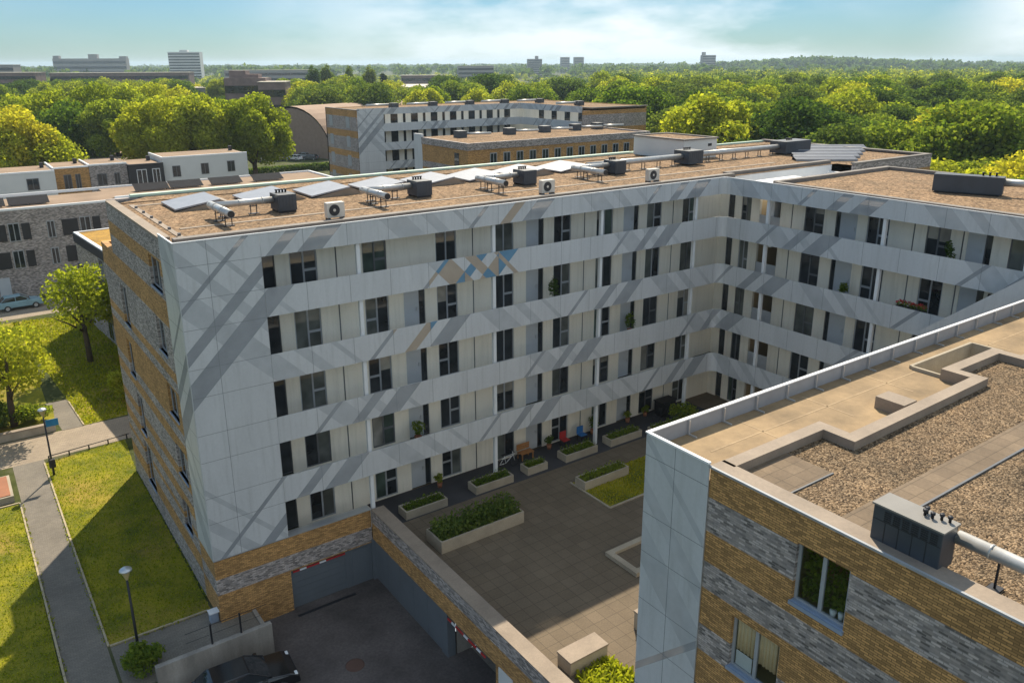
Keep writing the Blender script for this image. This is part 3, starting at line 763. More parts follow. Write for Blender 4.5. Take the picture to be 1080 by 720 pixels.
# wing outer wall + atrium walls between main roof and wing roof
m = MB()
m.box(46.75, 47.0, -26, -2.3, -2.5, 14.86)
m.box(L + Wd, 46.75, -26.0, -25.7, -2.5, 14.86); m.box(L + Wd, L + Wd + 0.3, -25.7, -18.72, 11.0, 14.86)
m.build('wing_rear_wall', M['brick_left'], main)
m = MB()
m.box(L + Wd + 0.3, 46.7, 2.1, 2.38, 11.0, 14.86); m.box(L + Wd + 0.3, 46.7, -2.25, -1.98, 11.0, 14.86); m.box(46.4, 46.7, -1.98, 2.1, 11.0, 14.4)
m.box(L + Wd + 2.6, 41, -1.0, 1.2, 12.0, 14.6)
m.build('lightwell_wall', M['white'], main)
m = MB(); m.box(L + Wd + 0.2, 46.7, -2.0, 2.1, 11.8, 12.0); m.build('lightwell_floor', M['slab'], main)
# roof edge safety rail stubs along west coping
m = MB()
for i in range(6): MB().box(1.02, 1.14, 3.4 + i * 1.75, 3.55 + i * 1.75, 14.93, 15.03).build('cable_clip', M['frame'], main)

# ------------------------------------------------------------------ plant on the main roof (each stands on the roof: a thing)
ROOF = 14.9
def vent_unit(x, y, label, rot=0.0, L1=5.0, L2=3.4, mirror=False):
    t = thing('ventilation_unit', (x, y, ROOF), label, 'ventilation unit', 'ventilation units with ducts on the gravel roof')
    m = MB(); m.box(x - 0.55, x + 0.4, y - 0.6, y + 0.6, ROOF + 0.1, ROOF + 0.92)
    for i in range(7): m.box(x - 0.565, x - 0.55, y - 0.52 + i * 0.15, y - 0.45 + i * 0.15, ROOF + 0.2, ROOF + 0.82)
    for i in range(5): m.box(x - 0.48 + i * 0.17, x - 0.41 + i * 0.17, y - 0.615, y - 0.6, ROOF + 0.2, ROOF + 0.82)
    m.build('housing', M['hvac'], t, 0.015)
    m = MB()
    for i in range(4): m.lathe((x - 0.3 + 0.16 * i, y + 0.3, ROOF + 0.92), [(0.0, 0), (0.05, 0), (0.05, 0.12), (0.08, 0.12), (0.08, 0.17), (0, 0.17)], 8)
    m.build('valve', M['steel'], t)
    m = MB(); m.box(x - 0.5, x + 0.36, y - 0.57, y - 0.45, ROOF, ROOF + 0.1); m.box(x - 0.5, x + 0.36, y + 0.45, y + 0.57, ROOF, ROOF + 0.1); m.build('skid', M['steel'], t)
    m = MB(); zc = ROOF + 0.62; r = 0.16
    m.tube([(x - 0.55, y + 0.1, zc), (x - 0.55 - L1, y + 0.1, zc)], r, 12)
    xe = x - 0.55 - L1 + 0.15
    m.tube([(xe, y + 0.1 + 0.3, zc), (xe, y - L2, zc)], r * 1.15, 12)
    for q_ in range(int(L1 / 1.2)): m.tube([(x - 1.1 - q_ * 1.2, y + 0.1, zc), (x - 1.14 - q_ * 1.2, y + 0.1, zc)], r + 0.025, 12)
    for q_ in range(int(L2 / 1.2)): m.tube([(xe, y - 0.5 - q_ * 1.2, zc), (xe, y - 0.54 - q_ * 1.2, zc)], r * 1.15 + 0.025, 12)
    d = m.build('duct', M['duct'], t)
    m = MB(); m.tube([(xe, y - L2 - 0.01, zc), (xe, y - L2 - 0.03, zc)], r * 1.0, 12); m.build('duct_opening', M['black'], d)
    m = MB()
    pts = [(x - 1.6 - i * 1.5, y + 0.1) for i in range(int((L1 - 0.8) / 1.5) + 1)] + [(xe, y - 0.9), (xe, y - L2 + 0.5)]
    for px, py in pts:
        m = MB()
        m.box(px - 0.17, px - 0.13, py - 0.02, py + 0.02, ROOF, zc - 0.1); m.box(px + 0.13, px + 0.17, py - 0.02, py + 0.02, ROOF, zc - 0.1)
        m.box(px - 0.2, px + 0.2, py - 0.03, py + 0.03, zc - 0.24, zc - 0.2); m.box(px - 0.25, px + 0.25, py - 0.12, py + 0.12, ROOF, ROOF + 0.04)
        m.build('duct_support', M['steel'], t)
    return t
vent_unit(7.15, 6.9, 'westernmost dark rooftop ventilation unit, nearest the roof corner with the west coping', L1=3.2, L2=2.9)
vent_unit(15.1, 7.0, 'second dark rooftop ventilation unit from the west end, beside solar collectors', L1=3.0, L2=2.6)
vent_unit(22.6, 7.2, 'third dark rooftop ventilation unit from the west end of the main roof', L1=2.9, L2=2.6)
vent_unit(30.4, 7.6, 'fourth rooftop ventilation unit, the last with an elbow duct before the white plant room', L1=3.0, L2=2.8)
def vent_long(x, y, L1, label, hx=0.75, hy=0.75):
    t = thing('ventilation_unit', (x, y, ROOF), label, 'ventilation unit', 'ventilation units with ducts on the gravel roof')
    m = MB(); m.box(x - hx, x + hx, y - hy, y + hy, ROOF + 0.1, ROOF + 1.05)
    for i in range(6): m.box(x - hx + 0.1 + i * 0.22, x - hx + 0.2 + i * 0.22, y - hy - 0.015, y - hy, ROOF + 0.2, ROOF + 0.95)
    m.build('housing', M['hvac'], t, 0.015)
    m = MB(); zc = ROOF + 0.62
    m.tube([(x - hx, y, zc), (x - hx - L1, y, zc), ], 0.2, 12); m.build('duct', M['duct'], t)
    m = MB()
    for i in range(int(L1 / 1.5)):
        px = x - hx - 0.8 - i * 1.5; m = MB(); m.box(px - 0.17, px - 0.13, y - 0.02, y + 0.02, ROOF, zc - 0.1); m.box(px + 0.13, px + 0.17, y - 0.02, y + 0.02, ROOF, zc - 0.1); m.box(px - 0.25, px + 0.25, y - 0.12, y + 0.12, ROOF, ROOF + 0.04); m.build('duct_support', M['steel'], t)
    m = MB()
    for i in range(4): m.lathe((x - 0.3 + 0.2 * i, y + 0.2, ROOF + 1.05), [(0.0, 0), (0.05, 0), (0.05, 0.12), (0.08, 0.12), (0.08, 0.17), (0, 0.17)], 8)
    m.build('valve', M['steel'], t)
vent_long(38.2, 8.3, 9.0, 'dark ventilation unit with a long straight duct in front of the white plant room')
vent_long(50.5, 8.6, 9.5, 'dark ventilation unit with long duct at the far east end of the main roof', 1.6, 0.8)

def collector(x, y, label, w=2.3, d=2.5):
    t = thing('solar_collector', (x, y, ROOF), label, 'solar collector', 'tilted solar collectors on the gravel roof')
    h0, h1 = 0.08, 0.40     # low edge to the south-west, high edge behind
    m = MB()
    A = (x - d / 2, y, ROOF + h0); 
    m.hexa([(x - w / 2, y - d / 2, ROOF + h0), (x + w / 2, y - d / 2, ROOF + h1), (x + w / 2, y + d / 2, ROOF + h1), (x - w / 2, y + d / 2, ROOF + h0),
            (x - w / 2, y - d / 2, ROOF + h0 + 0.08), (x + w / 2, y - d / 2, ROOF + h1 + 0.08), (x + w / 2, y + d / 2, ROOF + h1 + 0.08), (x - w / 2, y + d / 2, ROOF + h0 + 0.08)])
    m.build('glass_panel', M['solar'], t)
    m = MB()
    for q in (-1, 1):
        yy = y + q * (d / 2 - 0.02)
        m.face([(x - w / 2, yy, ROOF), (x + w / 2 + 0.8, yy, ROOF), (x + w / 2, yy, ROOF + h1)][::-q or 1])
    m.hexa([(x + w / 2 + 0.003, y - d / 2 + 0.03, ROOF + h1 - 0.02), (x + w / 2 + 0.85, y - d / 2 + 0.03, ROOF + 0.02), (x + w / 2 + 0.85, y + d / 2 - 0.03, ROOF + 0.02), (x + w / 2 + 0.003, y + d / 2 - 0.03, ROOF + h1 - 0.02),
            (x + w / 2 + 0.003, y - d / 2 + 0.03, ROOF + h1 + 0.04), (x + w / 2 + 0.9, y - d / 2 + 0.03, ROOF + 0.06), (x + w / 2 + 0.9, y + d / 2 - 0.03, ROOF + 0.06), (x + w / 2 + 0.003, y + d / 2 - 0.03, ROOF + h1 + 0.04)])
    m.build('support', M['coping_light'], t)
names = ['first', 'second', 'third', 'fourth', 'fifth', 'sixth', 'seventh', 'eighth', 'ninth', 'tenth', 'eleventh']
for i, x in enumerate((3.6, 7.4, 10.9, 14.4, 17.9, 21.3, 24.9, 28.6)):
    collector(x, 11.3, f'pale tilted solar collector, {names[i]} from the west end of the rear row', 2.3, 3.0)

def aircon(x, y, label):
    t = thing('air_conditioner', (x, y, ROOF), label, 'air conditioner', 'beige air conditioners behind the gallery parapet')
    z = ROOF + 0.22
    m = MB(); m.box(x - 0.45, x + 0.45, y - 0.17, y + 0.17, z, z + 0.72); m.build('casing', M['acwhite'], t, 0.02)
    m = MB(); m.tube([(x - 0.08, y - 0.173, z + 0.36), (x - 0.08, y - 0.185, z + 0.36)], 0.27, 20); f = m.build('fan_grille', M['steel'], t)
    m = MB(); m.tube([(x - 0.08, y - 0.186, z + 0.36), (x - 0.08, y - 0.2, z + 0.36)], 0.07, 12); m.build('fan_hub', M['acwhite'], f)
    MB().box(x - 0.4, x - 0.3, y - 0.2, y + 0.2, ROOF, z).build('foot', M['black'], t); MB().box(x + 0.3, x + 0.4, y - 0.2, y + 0.2, ROOF, z).build('foot', M['black'], t)
aircon(8.0, 2.6, 'beige air conditioner box nearest the striped corner cladding')
aircon(20.7, 2.6, 'beige air conditioner box in the middle of the long roof edge')
aircon(28.9, 2.6, 'beige air conditioner box on the roof edge nearest the inner corner')

t = thing('plant_room', (43, 13, ROOF), 'low white plant room standing on the gravel roof beside the trees', 'plant room')
m = MB(); m.box(39.9, 43.6, 10.4, 15.9, ROOF, ROOF + 1.45); m.build('wall', M['render_white'], t)
m = MB(); m.box(39.8, 43.7, 10.3, 10.6, ROOF + 1.453, ROOF + 1.55); m.box(39.8, 43.7, 15.7, 16.0, ROOF + 1.453, ROOF + 1.55); m.box(39.8, 40.1, 10.6, 15.7, ROOF + 1.453, ROOF + 1.55); m.box(43.4, 43.7, 10.6, 15.7, ROOF + 1.453, ROOF + 1.55)
m.build('coping', M['coping'], t)
m = MB(); m.face([(40.1, 10.6, ROOF + 1.46), (43.4, 10.6, ROOF + 1.46), (43.4, 15.7, ROOF + 1.46), (40.1, 15.7, ROOF + 1.46)]); m.build('roof', M['gravel_far'], t)
m = MB(); m.box(42.6, 43.0, 10.37, 10.397, ROOF + 0.9, ROOF + 1.1); m.build('vent_grille', M['steel'], t)

def pv_row(x, y, ln, label):
    t = thing('solar_panel_row', (x, y, ROOF), label, 'solar panels', 'low rows of solar panels at the east end of the roof')
    d = Vector((0.8, -0.6, 0)); n = Vector((0.6, 0.8, 0)); P = Vector((x, y, ROOF))
    def q(s_, w_, z_): return tuple(P + d * s_ + n * w_ + Vector((0, 0, z_)))
    m = MB(); m.hexa([q(0, 0, 0.10), q(ln, 0, 0.10), q(ln, 0.9, 0.26), q(0, 0.9, 0.26), q(0, 0, 0.14), q(ln, 0, 0.14), q(ln, 0.9, 0.30), q(0, 0.9, 0.30)]); m.build('cells', M['pv'], t)
    m = MB(); m.hexa([q(0, -0.06, 0.02), q(ln, -0.06, 0.02), q(ln, -0.01, 0.02), q(0, -0.01, 0.02), q(0, -0.06, 0.17), q(ln, -0.06, 0.17), q(ln, -0.01, 0.17), q(0, -0.01, 0.17)])
    m.hexa([q(0, 0.80, 0.285), q(ln, 0.80, 0.285), q(ln, 0.9, 0.305), q(0, 0.9, 0.305), q(0, 0.80, 0.31), q(ln, 0.80, 0.31), q(ln, 0.9, 0.33), q(0, 0.9, 0.33)])
    m.build('frame', M['frame_grey'], t)
    m = MB(); m.hexa([q(0, 1.01, 0.0), q(ln, 1.01, 0.0), q(ln, 1.05, 0.0), q(0, 1.05, 0.0), q(0, 0.91, 0.30), q(ln, 0.91, 0.30), q(ln, 0.95, 0.30), q(0, 0.95, 0.30)])
    m.build('wind_plate', M['pv'], t)
for i in range(5):
    pv_row(46.0 + i * 1.75, 4.7 + i * 1.4, 4.6 + 0.45 * i, f'low grey-blue solar panel row, {names[i]} counted from the light well edge of the roof')

t = thing('rooftop_plant_box', (40.5, -10, ROOF), 'long dark grey box-shaped air handler on the wing roof at the right', 'air handler')
m = MB(); obox(m, (40.4, -10.8), 1.75, 0.42, ROOF + 0.08, ROOF + 1.05, math.radians(-70)); m.build('housing', M['hvac'], t, 0.02)
m = MB(); obox(m, (40.4, -10.8), 1.6, 0.3, ROOF, ROOF + 0.08, math.radians(-70)); m.build('skid', M['steel'], t)
m = MB(); m.tube([(41.0, -12.45, ROOF + 0.75), (41.6, -14.2, ROOF + 0.75)], 0.2, 12); m.build('duct', M['duct'], t)
m = MB()
for i in range(3): m.lathe((40.7 + i * 0.12, -11.4 - i * 0.3, ROOF + 1.05), [(0, 0), (0.05, 0), (0.05, 0.14), (0.08, 0.14), (0.08, 0.19), (0, 0.19)], 8)
m.build('valve', M['steel'], t)

# ------------------------------------------------------------------ wall between yard and courtyard
cw = thing('courtyard_wall', (8.0, -9, -3.3), 'long banded brick wall with concrete cap between garage yard and courtyard', 'wall')
m = MB()
m.box(7.75, 8.3, -18.86, 0.0, -0.93, 0.72); m.box(7.75, 8.0, -18.86, -11.1, -3.35, -0.93)
m.build('brick_wall', M['brick_wallgrey'], cw)
m = MB(); m.box(7.73, 8.42, -18.84, -0.02, 0.723, 0.77); m.build('cap', M['coping_light'], cw)
m = MB(); m.box(7.86, 8.1, -6.65, -0.02, -3.35, -0.94); m.box(7.67, 7.86, -0.02, 0.2, -3.35, -0.94)
for i in range(1, 5): m.box(7.85, 7.86, -1.33 * i - 0.012, -1.33 * i + 0.012, -3.3, -0.95)
m.build('panel_wall', M['garage'], cw)
m = MB(); m.box(7.8, 8.2, -7.2, -6.65, -3.35, -0.94); m.build('pier', M['garage'], cw)
m = MB(); m.box(8.3, 14, -11.1, -7.2, -3.36, -3.31); m.box(13.9, 14, -11.1, -7.2, -3.3, -0.3); m.box(8.3, 14, -7.2, -7.1, -3.3, -0.3); m.box(8.3, 14, -11.2, -11.1, -3.3, -0.3)
m.build('garage_interior', M['concrete_grey'], cw)
m = MB(); m.box(8.3, 14, -11.1, -7.2, -0.32, -0.2); m.build('garage_ceiling', M['slab'], cw)
m = MB()
for i in range(9): m.box(7.67, 7.72, -7.45 - (i + 1) * 0.33, -7.45 - i * 0.33, -1.06, -0.98, 1 if i in (1, 4, 7) else 0)
m.build('height_bar', [M['red'], M['white']], cw)
m = MB(); m.box(7.70, 7.745, -12.3, -11.35, -2.6, -0.85); m.box(7.68, 7.70, -12.25, -11.4, -0.99, -0.88); m.build('service_door', M['render_white'], cw)

t = thing('manhole_cover', (4.2, -5.2, -3.3), 'round rusty manhole cover in the garage yard asphalt', 'manhole cover')
m = MB(); m.lathe((4.2, -5.2, -3.3), [(0.42, 0), (0.42, 0.012), (0.36, 0.014), (0.0, 0.014)], 20); m.build('cover', plain('rusty_iron', (0.11, 0.06, 0.045), 0.8), t)
# retaining wall at the yard, railing on it
rw = thing('retaining_wall', (-0.8, -2.2, -3.3), 'low streaked concrete retaining wall beside the black car', 'wall')
m = MB(); m.box(-3.3, 1.6, -2.35, -2.1, -3.3, -1.75); m.box(1.42, 1.6, -2.1, 0.015, -3.3, -2.42); m.build('wall', M['concrete_grey'], rw, 0.01)
rl = thing('railing', (-0.3, -1.9, -1.75), 'thin dark railing with two posts above the concrete retaining wall', 'railing')
m = MB()
for x in (-0.95, 0.3): MB().box(x - 0.035, x + 0.035, -1.99 - 0.2, -1.92 - 0.2, -1.75, -0.75).build('post', M['steel'], rl)
m = MB(); m.tube([(-2.0, -2.16, -0.8), (1.5, -2.16, -0.8)], 0.012, 6); m.tube([(-2.0, -2.16, -1.25), (1.5, -2.16, -1.25)], 0.008, 6); m.build('rail', M['steel'], rl)
t = thing('wall_lantern', (-0.1, 0.2, -1.9), 'small pale blue box at the foot of the banded brick corner', 'utility box')
m = MB(); m.box(-0.42, -0.03, 0.2, 0.55, -2.5, -2.0); m.build('box_body', M['sill'], t, 0.04)
m = MB(); m.box(-0.45, 0.0, 0.17, 0.58, -2.0, -1.95); m.build('lid', M['white'], t)

# ------------------------------------------------------------------ foliage machinery
def quads_mesh(name, P, mat, smooth=False):
    """P: (N,4,3) array of leaf quads"""
    n = len(P); me = bpy.data.meshes.new(name)
    me.vertices.add(n * 4); me.vertices.foreach_set('co', P.reshape(-1).astype(np.float32))
    me.loops.add(n * 4); me.loops.foreach_set('vertex_index', np.arange(n * 4, dtype=np.int32))
    me.polygons.add(n); me.polygons.foreach_set('loop_start', np.arange(0, n * 4, 4, dtype=np.int32)); me.polygons.foreach_set('loop_total', np.full(n, 4, dtype=np.int32))
    me.materials.append(mat); me.update(calc_edges=True)
    return me

def leaf_quads(C, size, rng, up=0.35, out=None):
    n = len(C)
    nrm = rng.normal(size=(n, 3)); nrm[:, 2] += up
    if out is not None: nrm += out * 0.9
    nrm /= np.linalg.norm(nrm, axis=1, keepdims=True) + 1e-9
    t = np.cross(nrm, rng.normal(size=(n, 3))); t /= np.linalg.norm(t, axis=1, keepdims=True) + 1e-9
    b = np.cross(nrm, t)
    s = size * rng.uniform(0.6, 1.3, size=(n, 1))
    a = t * s * 0.62; c = b * s * 0.42; bend = nrm * s * 0.12
    return np.stack([C - a + bend * 0, C - c * 1.0 - bend, C + a, C + c - bend], axis=1)

# ------------------------------------------------------------------ near building
near = thing('apartment_building', (20, -25, G0), 'lower near block with gravel roof and ochre and grey banded brick at right', 'apartment building')
NXf, NY0, NY1, NX1 = 7.75, -18.86, -42.0, 44.0
NW = [(23.85, 25.23, 9.82, 11.38), (22.22, 23.7, 6.8, 8.36), (26.9, 28.3, 6.8, 8.36), (27.5, 28.9, 3.8, 5.4)]
m = MB()
wall_with_holes('x', NXf, 21.15, 42.0, -3.4, 12.155, NW, 0.22, m)
m.box(NXf, NX1, -42.3, -42.0, -3.4, 12.12); m.box(NX1 - 0.3, NX1, -42, -19, -3.4, 12.1)
m.build('brick_wall', M['brick_near'], near)
m = MB()
sheet(m, 4.1, 6.38, -0.2, 12.25, lambda s, z, d: (NXf + d - 0.04, -(s - 4.1) + NY0, z), [5.2], [11.62, 9.82, 8.55, 6.95, 5.6, 3.9, 2.6, 0.9], colour=False)
sheet(m, 0.0, 36.0, -0.2, 2.6, lambda s, z, d: (NXf + s, NY0 - d, z), JS[2:], [])
for kf in range(1, 4): sheet(m, 0.0, 36.0, 3 * kf - 0.37, 3 * kf + 0.9, lambda s, z, d: (NXf + s, NY0 - d, z), JS[2:], [])
m.build('corner_cladding', CLADS, near)
m = MB(); m.box(NXf + 0.05, NXf + 0.3, -21.15, NY0 - 1.7, -3.3, 11.4); m.box(NXf + 0.3, NX1 - 0.3, NY0 - 1.9, NY0 - 1.7, -3.3, 11.4); m.build('inner_wall', M['cream'], near)
# windows of the near wall
for i, (a, b, z0, z1) in enumerate(NW):
    o = window(near, 'x', NXf, a, b, z0, z1, M['glass_clear'], M['frame_grey'], 1, 0, 0.07, 0.1)
    s = MB(); s.box(NXf - 0.07, NXf + 0.1, -b - 0.03, -a + 0.03, z0 - 0.09, z0); s.box(NXf + 0.0, NXf + 0.1, -b, -a, z0 - 0.0, z0 + 0.02); s.build('sill', M['sill'], o)
    s = MB(); xb = NXf + 1.3; s.box(NXf + 0.25, xb, -b - 0.2, -a + 0.2, z0 - 0.3, z0 - 0.2); s.box(xb, xb + 0.1, -b - 0.2, -a + 0.2, z0 - 0.2, z1 + 0.1)
    s.box(NXf + 0.25, xb, -b - 0.3, -b - 0.2, z0 - 0.2, z1 + 0.1); s.box(NXf + 0.25, xb, -a + 0.2, -a + 0.3, z0 - 0.2, z1 + 0.1); s.box(NXf + 0.25, xb, -b - 0.2, -a + 0.2, z1 + 0.1, z1 + 0.2)
    s.build('room_lining', M['room'], o)
    if i == 1:
        s = MB()
        for q in range(22):
            yy = -a - 0.1 - q * (b - a - 0.2) / 22 * (1.0 if q % 7 else 1.02); s.tube([(NXf + 0.22 + 0.03 * (q % 2), yy, z0 + 0.5), (NXf + 0.22 + 0.03 * (q % 2), yy, z1 + 0.2)], 0.04, 6)
        s.build('curtain', M['curtain'], o)
        s = MB(); s.box(NXf + 0.155, NXf + 0.18, -a - 0.62, -a - 0.1, z0 + 0.05, z0 + 0.5); s.build('cushion', M['white'], o, 0.06)
    if i == 0:
        s = MB(); s.lathe((NXf + 0.24, -b + 0.42, z0 + 0.02), [(0.0, 0), (0.06, 0), (0.085, 0.16), (0.0, 0.16)], 12); s.lathe((NXf + 0.24, -b + 0.22, z0 + 0.02), [(0.0, 0), (0.05, 0), (0.07, 0.2), (0.0, 0.2)], 12); s.build('flower_pot', M['white'], o)
        s = MB(); s.box(NXf + 1.0, NXf + 1.05, -b, -a, z0 + 0.45, z1 + 0.25); s.build('curtain', M['wood'], o)  # orange-brown sheet added for the band reflected in the glass
        rg = np.random.default_rng(3); n_ = 900
        C_ = np.stack([rg.uniform(NXf + 0.26, NXf + 0.6, n_), rg.uniform(-b + 0.05, -a - 0.05, n_), z0 + 0.1 + (z1 - z0 - 0.15) * rg.uniform(0, 1, n_) ** 1.4], 1) - np.array(LOC[near.name])
        hp = bpy.data.objects.new('reflection_foliage', quads_mesh('house_plant_leaves', leaf_quads(C_, 0.11, rg, 0.2), M['leafA'])); COL.objects.link(hp); hp.parent = o  # leaves added behind the pane to imitate trees reflected in it
# roof: walkway slab, curb, gravel, glass parapet
m = MB()
for x0, x1, y0, y1 in ((NXf, 19.6, -23.5, NY0 - 0.06), (23.7, NX1, -23.5, NY0 - 0.06), (19.6, 23.7, -19.86, NY0 - 0.06), (19.6, 23.7, -23.5, -20.95)):
    m.face([(x0, y0, 11.8), (x1, y0, 11.8), (x1, y1, 11.8), (x0, y1, 11.8)])
m.build('roof_walkway', M['walkway'], near)
m = MB()
for p, q in (((19.6, -19.86), (23.7, -19.86)), ((23.7, -19.86), (23.7, -20.95)), ((23.7, -20.95), (19.6, -20.95)), ((19.6, -20.95), (19.6, -19.86))):
    m.face([(p[0], p[1], 11.0), (q[0], q[1], 11.0), (q[0], q[1], 11.8), (p[0], p[1], 11.8)])
m.build('lightwell_wall', M['concrete'], near)
CURB = [(8.2, -21.32), (12.2, -21.3), (12.2, -22.28), (19.55, -22.1), (19.55, -21.15), (22.7, -21.15), (22.7, -22.1), (44.0, -22.1)]
gp = [(8.35, -42), (44, -42)] + [(x, y - 0.1) for x, y in reversed(CURB)] + [(8.35, -21.42)]
m = MB(); a = gp
m.face([(x, y, 11.93) for x, y in a]); m.build('gravel_roof', M['gravel'], near)
m = MB()
def curbseg(p, q, w=0.4, z0=11.75, z1=12.2):
    d = Vector((q[0] - p[0], q[1] - p[1], 0)); obox(m, ((p[0] + q[0]) / 2, (p[1] + q[1]) / 2), d.length / 2 + 0.0, w / 2, z0, z1, math.atan2(d.y, d.x))
for i, (p, q) in enumerate(zip(CURB, CURB[1:])):
    d = Vector((q[0] - p[0], q[1] - p[1])).normalized() * 0.2
    horiz = abs(q[0] - p[0]) > abs(q[1] - p[1])
    if horiz: curbseg((p[0] - (0.2 if i else 0), p[1]), (q[0] + 0.2, q[1]))
    else:
        s_ = 1 if q[1] > p[1] else -1
        curbseg((p[0], p[1] + 0.2 * s_), (q[0], q[1] - 0.2 * s_))
m.box(NXf + 0.02, 8.3, -42, -21.1, 12.16, 12.2); m.box(NXf + 0.225, 8.3, -42, -21.1, 11.8, 12.16)
m.box(15.4, 16.1, -21.98 + 0.05, -21.0, 11.75, 12.2); 
m.build('curb', M['coping_light'], near)
m = MB(); m.box(NXf - 0.045, NXf + 0.02, -42, -21.12, 12.16, 12.22); m.build('roof_edge_trim', M['frame_grey'], near)
m = MB()   # felt joint lines on the gravel: patches of paver walk
m.box(8.35, 40, -25.1, -24.3, 11.933, 11.96); m.box(8.4, 10.4, -22.9, -21.5, 11.933, 11.95)
m.build('roof_walk_strip', M['roof_tile'], near)
m = MB()
m.box(8.35, 10.4, -22.95, -22.91, 11.93, 11.965); m.box(10.0, 34, -25.16, -25.11, 11.93, 11.975)
m.build('felt_joint', M['frame'], near)
m = MB()
for x in (11.2, 14.3, 17.6, 24.3): m.box(x, x + 0.06, -21.0, NY0 - 0.3, 11.8, 11.806)
for x0, x1, yy in ((9, 19.4, -20.1), (24, 34, -20.2)): m.box(x0, x1, yy, yy + 0.05, 11.8, 11.806)
m.build('roof_seam', M['paleline'], near)
# light well in the walkway: raised rim and dark pit on top of the slab
m = MB()
m.box(19.55, 23.75, -19.86, -19.76, 11.8, 11.92); m.box(19.5, 19.6, -20.95, -19.86, 11.8, 11.92); m.box(23.7, 23.8, -20.95, -19.86, 11.8, 11.92)
m.build('lightwell_rim', M['concrete'], near)
m = MB(); m.face([(19.6, -20.95, 11.0), (23.7, -20.95, 11.0), (23.7, -19.86, 11.0), (19.6, -19.86, 11.0)]); m.build('lightwell_glass', M['frame'], near)
# parapet of metal panels along the courtyard edge
m = MB()
for i in range(24):
    x0 = NXf + 0.05 + i * 1.5
    m.box(x0 + 0.012, x0 + 1.488, NY0 - 0.06, NY0 - 0.02, 11.5, 12.27)
m.build('parapet_panel', M['parapet'], near)
m = MB(); m.box(NXf - 0.06, NXf + 36, NY0 - 0.09, NY0 + 0.03, 12.273, 12.31); m.box(NXf - 0.07, NXf + 0.03, -21.13, NY0 - 0.09, 12.253, 12.31); m.build('edge_trim', M['whitealu'], near)
for i in range(24):
    x0 = NXf + 0.05 + i * 1.5; m = MB()
    m.box(x0 - 0.02, x0 + 0.02, NY0 - 0.14, NY0 - 0.065, 11.8, 12.26); m.box(x0 - 0.02, x0 + 0.02, NY0 - 0.42, NY0 - 0.14, 11.8, 11.85); m.build('parapet_post', M['alu'], near)

t = thing('ventilation_unit', (8.4, -26.1, 12.05), 'large dark louvred ventilation unit at the roof edge above the brick wall, nearest the camera', 'ventilation unit')
m = MB(); m.box(8.08, 8.68, -26.86, -25.36, 12.1, 13.02)
m.build('housing', M['hvac'], t, 0.02)
m = MB(); m.box(8.05, 8.71, -26.89, -25.33, 13.02, 13.06); m.build('lid', plain('grey_unit_lid', (0.20, 0.19, 0.175), 0.5), t)
m = MB()
for gidx in range(6):
    for q in range(5): m.box(8.065, 8.08, -25.62 - gidx * 0.2 - 0.15, -25.62 - gidx * 0.2, 12.72 + q * 0.05, 12.745 + q * 0.05)
m.build('louvre', M['black'], t)
m = MB()
for q_ in range(1, 5): m.box(8.072, 8.08, -25.36 - q_ * 0.3 - 0.006, -25.36 - q_ * 0.3 + 0.006, 12.12, 12.7)
m.box(8.072, 8.08, -26.85, -25.37, 12.69, 12.702)
m.build('panel_seam', M['black'], t)
m = MB(); m.box(8.32, 8.66, -26.8, -26.6, 11.93, 12.1); m.box(8.32, 8.66, -25.6, -25.4, 11.93, 12.1); m.build('skid', M['steel'], t)
m = MB()
for i, (dx, dy) in enumerate(((0, 0), (0.12, 0.02), (0.0, -0.16), (0.1, -0.3), (0.14, -0.45))):
    m.lathe((8.42 + dx, -26.28 + dy, 13.06), [(0, 0), (0.03, 0), (0.03, 0.09), (0.05, 0.09), (0.05, 0.14), (0, 0.14)], 10)
m.build('valve', M['steel'], t)
m = MB(); m.tube([(8.75, -26.86, 12.72), (8.75, -32, 12.72)], 0.15, 16)
for q_ in range(4): m.tube([(8.75, -27.5 - q_ * 1.1, 12.72), (8.75, -27.55 - q_ * 1.1, 12.72)], 0.165, 16)
d = m.build('duct', M['duct'], t)
m = MB()
for yy in (-27.7, -29.3):
    m = MB(); m.box(8.73, 8.77, yy - 0.02, yy + 0.02, 11.93, 12.62); m.box(8.6, 8.9, yy - 0.12, yy + 0.12, 11.93, 11.98); m.build('duct_support', M['steel'], t)

def crown_points(rng, N, R, H, lobes, z0, conical=False, spread=0.72, lobe_r=(0.26, 0.42)):
    """leaf centres on many overlapping lobes spread through an ellipsoid of radius R and height H"""
    cs = []
    while len(cs) < lobes:
        p = rng.uniform(-1, 1, 3)
        q = np.linalg.norm(p)
        if q > 1 or q < 0.25: continue
        if p[2] < -0.75: continue
        cs.append(p)
    cs = np.array(cs)
    lr = rng.uniform(*lobe_r, size=lobes)
    if conical:
        w = 1.0 - 0.8 * (cs[:, 2] + 1) / 2; cs[:, 0] *= w; cs[:, 1] *= w; lr *= 0.45 + 0.5 * w
    idx = rng.choice(lobes, size=N, p=lr ** 2 / np.sum(lr ** 2))
    d = rng.normal(size=(N, 3)); d[:, 2] += 0.15; d /= np.linalg.norm(d, axis=1, keepdims=True)
    rad = lr[idx] * (0.5 + 0.62 * rng.uniform(0, 1, N) ** 0.7)
    P = cs[idx] * spread + d * rad[:, None]
    P[:, 2] = np.where(P[:, 2] < -0.8, -0.8 + (P[:, 2] + 0.8) * 0.2, P[:, 2])
    out = d.copy()
    P = P * np.array([R, R, H / 2]) + np.array([0, 0, z0 + H / 2])
    return P, out

